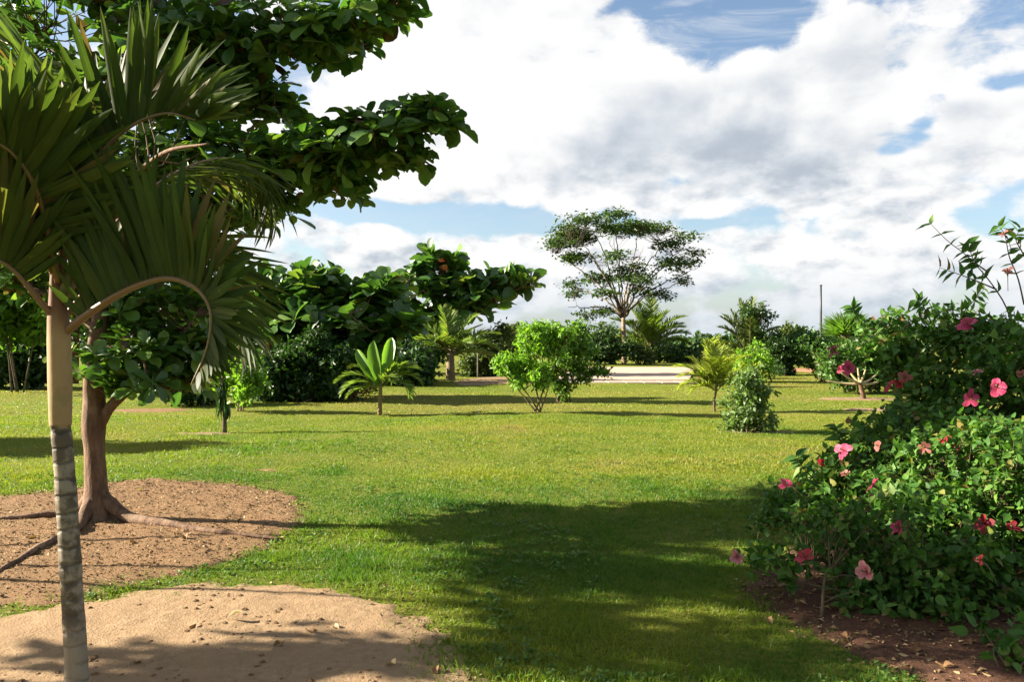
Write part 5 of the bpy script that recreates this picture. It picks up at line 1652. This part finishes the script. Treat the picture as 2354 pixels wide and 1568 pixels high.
edge_tree('small tree standing just beyond the picture edge by the dirt mound', (-7.0, 4.2, 0),
          [(-6.9, 0.0, 2.55, .4, .3, .16), (-6.5, -.25, 2.35, .35, .25, .14), (-6.2, .2, 2.6, .4, .3, .16), (-7.2, .25, 2.8, .35, .25, .15)], .15, 2000, 401, 4.2)
edge_tree('broad tree beyond the picture edge whose crown shades the near lawn', (-6.7, 5.6, 0),
          [(-6.2, -.3, 3.1, .6, .55, .25), (-5.6, .2, 3.3, .6, .6, .25), (-6.0, .7, 3.0, .6, .5, .22), (-5.2, -.4, 3.6, .55, .5, .25), (-5.9, 1.3, 3.3, .6, .5, .25), (-5.3, .9, 3.9, .6, .5, .25), (-6.4, -.9, 3.4, .55, .45, .25), (-5.5, -1.0, 3.9, .5, .4, .22), (-6.1, .2, 4.0, .6, .6, .3), (-6.8, .5, 3.4, .5, .5, .25), (-6.4, 2.2, 3.9, .6, .5, .25), (-6.6, 3.2, 4.4, .6, .55, .25), (-6.9, 3.9, 4.9, .6, .5, .25), (-6.3, 2.6, 4.7, .55, .5, .25), (-6.2, 1.6, 4.5, .5, .5, .25)], .17, 1500, 403, 5.6)
shrub('leafy_tree', 'round-headed tree beyond the picture edge that shades the far lawn', 'tree', (-13.6, 12.6, 0),
      [(CX + x / 12.6 * FPX, CY - (z - CAM_H) / 12.6 * FPX, 12.6 + dy, .7, .6, .4) for x, dy, z in ((-13.6, 0, 3.2), (-13.0, .5, 2.7), (-14.2, -.4, 2.8), (-12.6, -.2, 2.4), (-13.4, .2, 3.7))],
      .2, 1800, M_MIDGREEN, 402, nst=5, r=.06, spread=.05, tmpl=T_OVA)


# ================================================================== litter, clods and small things
def build_litter():
    rs = np.random.RandomState(501)
    m = leaf_mat('bark_chip', [(0.0, (0.085, 0.046, 0.022)), (0.4, (0.17, 0.10, 0.05)), (0.8, (0.26, 0.17, 0.09)), (1.0, (0.34, 0.25, 0.15))], 0.0, 0.8, 0.15, 0.0)
    # chips of the mulch
    n = 30000
    lo, hi = mulch_poly.min(0), mulch_poly.max(0)
    x = lo[0] + (hi[0] - lo[0]) * rs.rand(n); y = lo[1] + (hi[1] - lo[1]) * rs.rand(n)
    sd = sdpoly(x, y, mulch_poly) + (vnoise(x, y, 2.4, 91) - .5) * .4
    k = (sd > -.1) & (np.abs(x) < .66 * y + .8) & (rs.rand(n) < .3 + 1.2 * vnoise(x, y, 1.7, 93)); x, y = x[k], y[k]; n = len(x)
    O = np.stack((x, y, np.maximum(mulch_z(x, y), gz(x, y)) + .004), 1)
    Y = rand_dirs(rs, n); Y[:, 2] *= .35
    L = .010 + .028 * rs.rand(n) ** 2.5
    b = MB(); b.scatter(T_SML[0], O, Y, np.array((0, 0, 1.0)) + rs.normal(size=(n, 3)) * .5, L, L * (.25 + .4 * rs.rand(n)), rs.rand(n))
    # litter gathered along the rim of the dirt and strewn over the gap between the two
    n = 16000
    x = -3.4 + 4.4 * rs.rand(n); y = 3.0 + 3.0 * rs.rand(n)
    sd = sdpoly(x, y, dirt_poly) + (vnoise(x, y, 2.4, 97) - .5) * .3
    k = (sd > -.22) & (sd < .30) & (rs.rand(n) < np.exp(-(sd / .13) ** 2) * (.35 + .65 * (x > -1))); x, y, n = x[k], y[k], k.sum()
    O = np.stack((x, y, np.maximum(dirt_z(x, y), gz(x, y)) + .004), 1)
    Y = rand_dirs(rs, n); Y[:, 2] *= .35
    L = .010 + .03 * rs.rand(n) ** 2
    b.scatter(T_SML[0], O, Y, np.array((0, 0, 1.0)) + rs.normal(size=(n, 3)) * .5, L, L * (.25 + .4 * rs.rand(n)), rs.rand(n) * .55)
    b.build('mulch_chips', m, kind='stuff')
    # clods and pebbles on the dirt
    mc = M_CLOD = soil_mat('clod_soil', (0.15, 0.085, 0.042), (0.28, 0.175, 0.095), (0.22, 0.13, 0.065), 40.0)
    oct_v = np.array(((1, 0, 0), (0, 1, 0), (-1, 0, 0), (0, -1, 0), (0, 0, .8), (.6, .6, .45), (-.6, .6, .4), (-.6, -.6, .5), (.6, -.6, .42)), float)
    oct_f = [(0, 5, 4), (5, 1, 4), (1, 6, 4), (6, 2, 4), (2, 7, 4), (7, 3, 4), (3, 8, 4), (8, 0, 4), (0, 1, 5), (1, 2, 6), (2, 3, 7), (3, 0, 8)]
    b = MB()
    n = 2600
    x = -3.2 + 4.2 * rs.rand(n); y = 2.9 + 2.4 * rs.rand(n)
    sd = sdpoly(x, y, dirt_poly)
    den = .10 + .9 * np.clip((4.05 - y) / .5, 0, 1) + .8 * (vnoise(x, y, 1.6, 95) > .58)
    k = (sd > .02) & (rs.rand(n) < den)
    for xx, yy in zip(x[k], y[k]):
        r = .004 + .016 * rs.rand() ** 3
        v = oct_v * (r * (.7 + .6 * rs.rand(9, 1))) * np.array((1, 1, .7))
        b.faces(v + (xx, yy, float(dirt_z(xx, yy)) - .001), oct_f)
    b.build('dirt_clods', mc, smooth=False, kind='stuff')
    # pieces of litter on the flower bed
    n = 2200
    x = 1.2 + 2.0 * rs.rand(n); y = 3.4 + 2.3 * rs.rand(n)
    k = sdpoly(x, y, bed_poly) > -.06; x, y = x[k], y[k]; n = len(x)
    O = np.stack((x, y, np.maximum(bed_z(x, y), gz(x, y)) + .006), 1)
    Y = rand_dirs(rs, n); Y[:, 2] *= .3
    L = .015 + .04 * rs.rand(n) ** 2
    b = MB(); b.scatter(T_SML[1], O, Y, np.array((0, 0, 1.0)) + rs.normal(size=(n, 3)) * .5, L, L * (.25 + .5 * rs.rand(n)), rs.rand(n))
    b.build('bed_litter', m, kind='stuff')
    # fallen leaves one can tell apart
    mf = leaf_mat('dry_leaf', [(0.0, (0.16, 0.075, 0.035)), (0.5, (0.24, 0.13, 0.065)), (1.0, (0.34, 0.24, 0.15))], .15, .7, .2, .2)
    mesh = []
    for tm in (leaf_shape(OBOVATE, .3, .5, .2, .3, 91), leaf_shape(OVATE, .5, .6, .2, -.3, 92)):
        q = MB(); q.faces(tm[0], tm[1], np.stack((np.zeros(len(tm[0])), tm[0][:, 0] + .5, tm[0][:, 1], np.ones(len(tm[0]))), 1)); mesh.append(q.mesh('fallen_leaf', mf))
    spots = [('bed', p) for p in ((1780, 1350), (1815, 1352), (1760, 1420), (1860, 1440), (1950, 1480), (1990, 1455), (2060, 1470), (2110, 1500), (2150, 1530), (2200, 1545), (1830, 1395), (2010, 1520), (2230, 1490), (1900, 1410))]
    spots += [('mulch', p) for p in ((450, 1168), (690, 1160), (330, 1137), (170, 1290), (560, 1205), (420, 1250), (300, 1262), (90, 1245))]
    spots += [('dirt', p) for p in ((455, 1452), (770, 1445), (910, 1540), (650, 1500), (520, 1440), (1000, 1545), (720, 1470), (300, 1545))]
    zf = {'bed': bed_z, 'mulch': mulch_z, 'dirt': dirt_z}
    text = {'bed': ('dry fallen leaf on the dark soil of the flower bed, %s from the left', 'dry leaves on the flower bed'),
            'mulch': ('dry fallen leaf on the brown mulch under the tree, %s from the left', 'dry leaves on the mulch'),
            'dirt': ('dry fallen leaf on the pale dirt mound, %s from the left', 'dry leaves on the dirt')}
    nth = 'first second third fourth fifth sixth seventh eighth ninth tenth eleventh twelfth thirteenth fourteenth'.split()
    count = {}
    for where, p in sorted(spots, key=lambda q: q[1][0]):
        q = G(*p); z = max(float(zf[where](q[0], q[1])), q[2])
        k = count.get(where, 0); count[where] = k + 1
        o = place('fallen_leaf', mesh[rs.randint(2)], None, (q[0], q[1], z + .012), label=text[where][0] % nth[k], category='leaf', group=text[where][1])
        s = .055 + .04 * rs.rand()
        o.scale = (s * .55, s, s)
        o.rotation_euler = (rs.normal() * .25, rs.normal() * .25, rs.rand() * 6.28)
    # stone at the palm's foot
    b = MB()
    v = oct_v * (.8 + .4 * rs.rand(9, 1))
    lat = []
    F = []
    nu, nv = 14, 8
    for j in range(nv + 1):
        th = PI * j / nv * .62
        for i in range(nu):
            ph = 2 * PI * i / nu
            d_ = np.array((math.sin(th) * math.cos(ph), math.sin(th) * math.sin(ph), math.cos(th)))
            rr = 1 + .22 * math.sin(3 * d_[0] + 1.2) * math.cos(4 * d_[1]) + .10 * math.sin(9 * d_[0] + 5 * d_[2])
            lat.append(d_ * rr * np.array((.075, .06, .045)))
    for j in range(nv):
        for i in range(nu):
            F.append((j * nu + i, j * nu + (i + 1) % nu, (j + 1) * nu + (i + 1) % nu, (j + 1) * nu + i))
    q = P(212, 1560, 3.45)
    b.faces(np.array(lat) + (q[0], q[1], float(dirt_z(q[0], q[1])) + .005), F)
    b.build('stone', soil_mat('pale_stone', (0.20, 0.16, 0.12), (0.28, 0.23, 0.17), (0.24, 0.19, 0.13), 30.0), label='rough pale stone at the foot of the ringed palm trunk', category='stone')


build_litter()


# ------------------------------------------------------------------ low broad-leaved weeds in the turf
def build_weeds():
    rs = np.random.RandomState(601)
    n = 9500
    y = 3.2 + 11 * rs.rand(n) ** 1.3; x = (rs.rand(n) * 2 - 1) * (.66 * y + .6)
    k = (vnoise(x, y, .9, 131) > .50) & (vnoise(x, y, 3.1, 133) > .42)
    for poly, e in SOILS[:3]:
        k &= sdpoly(x, y, poly) < .04
    x, y = x[k], y[k]; n = len(x)
    lv = Leaves()
    for j in range(6):
        a = j * 1.05 + rs.rand(n); e = .35 + .5 * rs.rand(n)
        Y = np.stack((np.cos(a), np.sin(a), e), 1)
        L = .016 + .022 * rs.rand(n)
        lv.add(np.stack((x, y, gz(x, y) + .008 + .012 * rs.rand(n)), 1) + rs.normal(size=(n, 3)) * (.012, .012, 0), Y, np.tile((0, 0, 1.0), (n, 1)) + rs.normal(size=(n, 3)) * .3, L, L * .6, rs.rand(n))
    m = leaf_mat('weed_leaf', [(0.0, (0.035, 0.085, 0.014)), (.6, (0.065, 0.13, 0.018)), (1.0, (0.12, 0.18, 0.03))], .35, .5, .3, .2)
    b = MB(); O, Y, N, L, W, tt = lv.arrays(); b.scatter(T_SML[0], O, Y, N, L, W, tt)
    o = b.build('weeds', m, kind='stuff')


build_weeds()
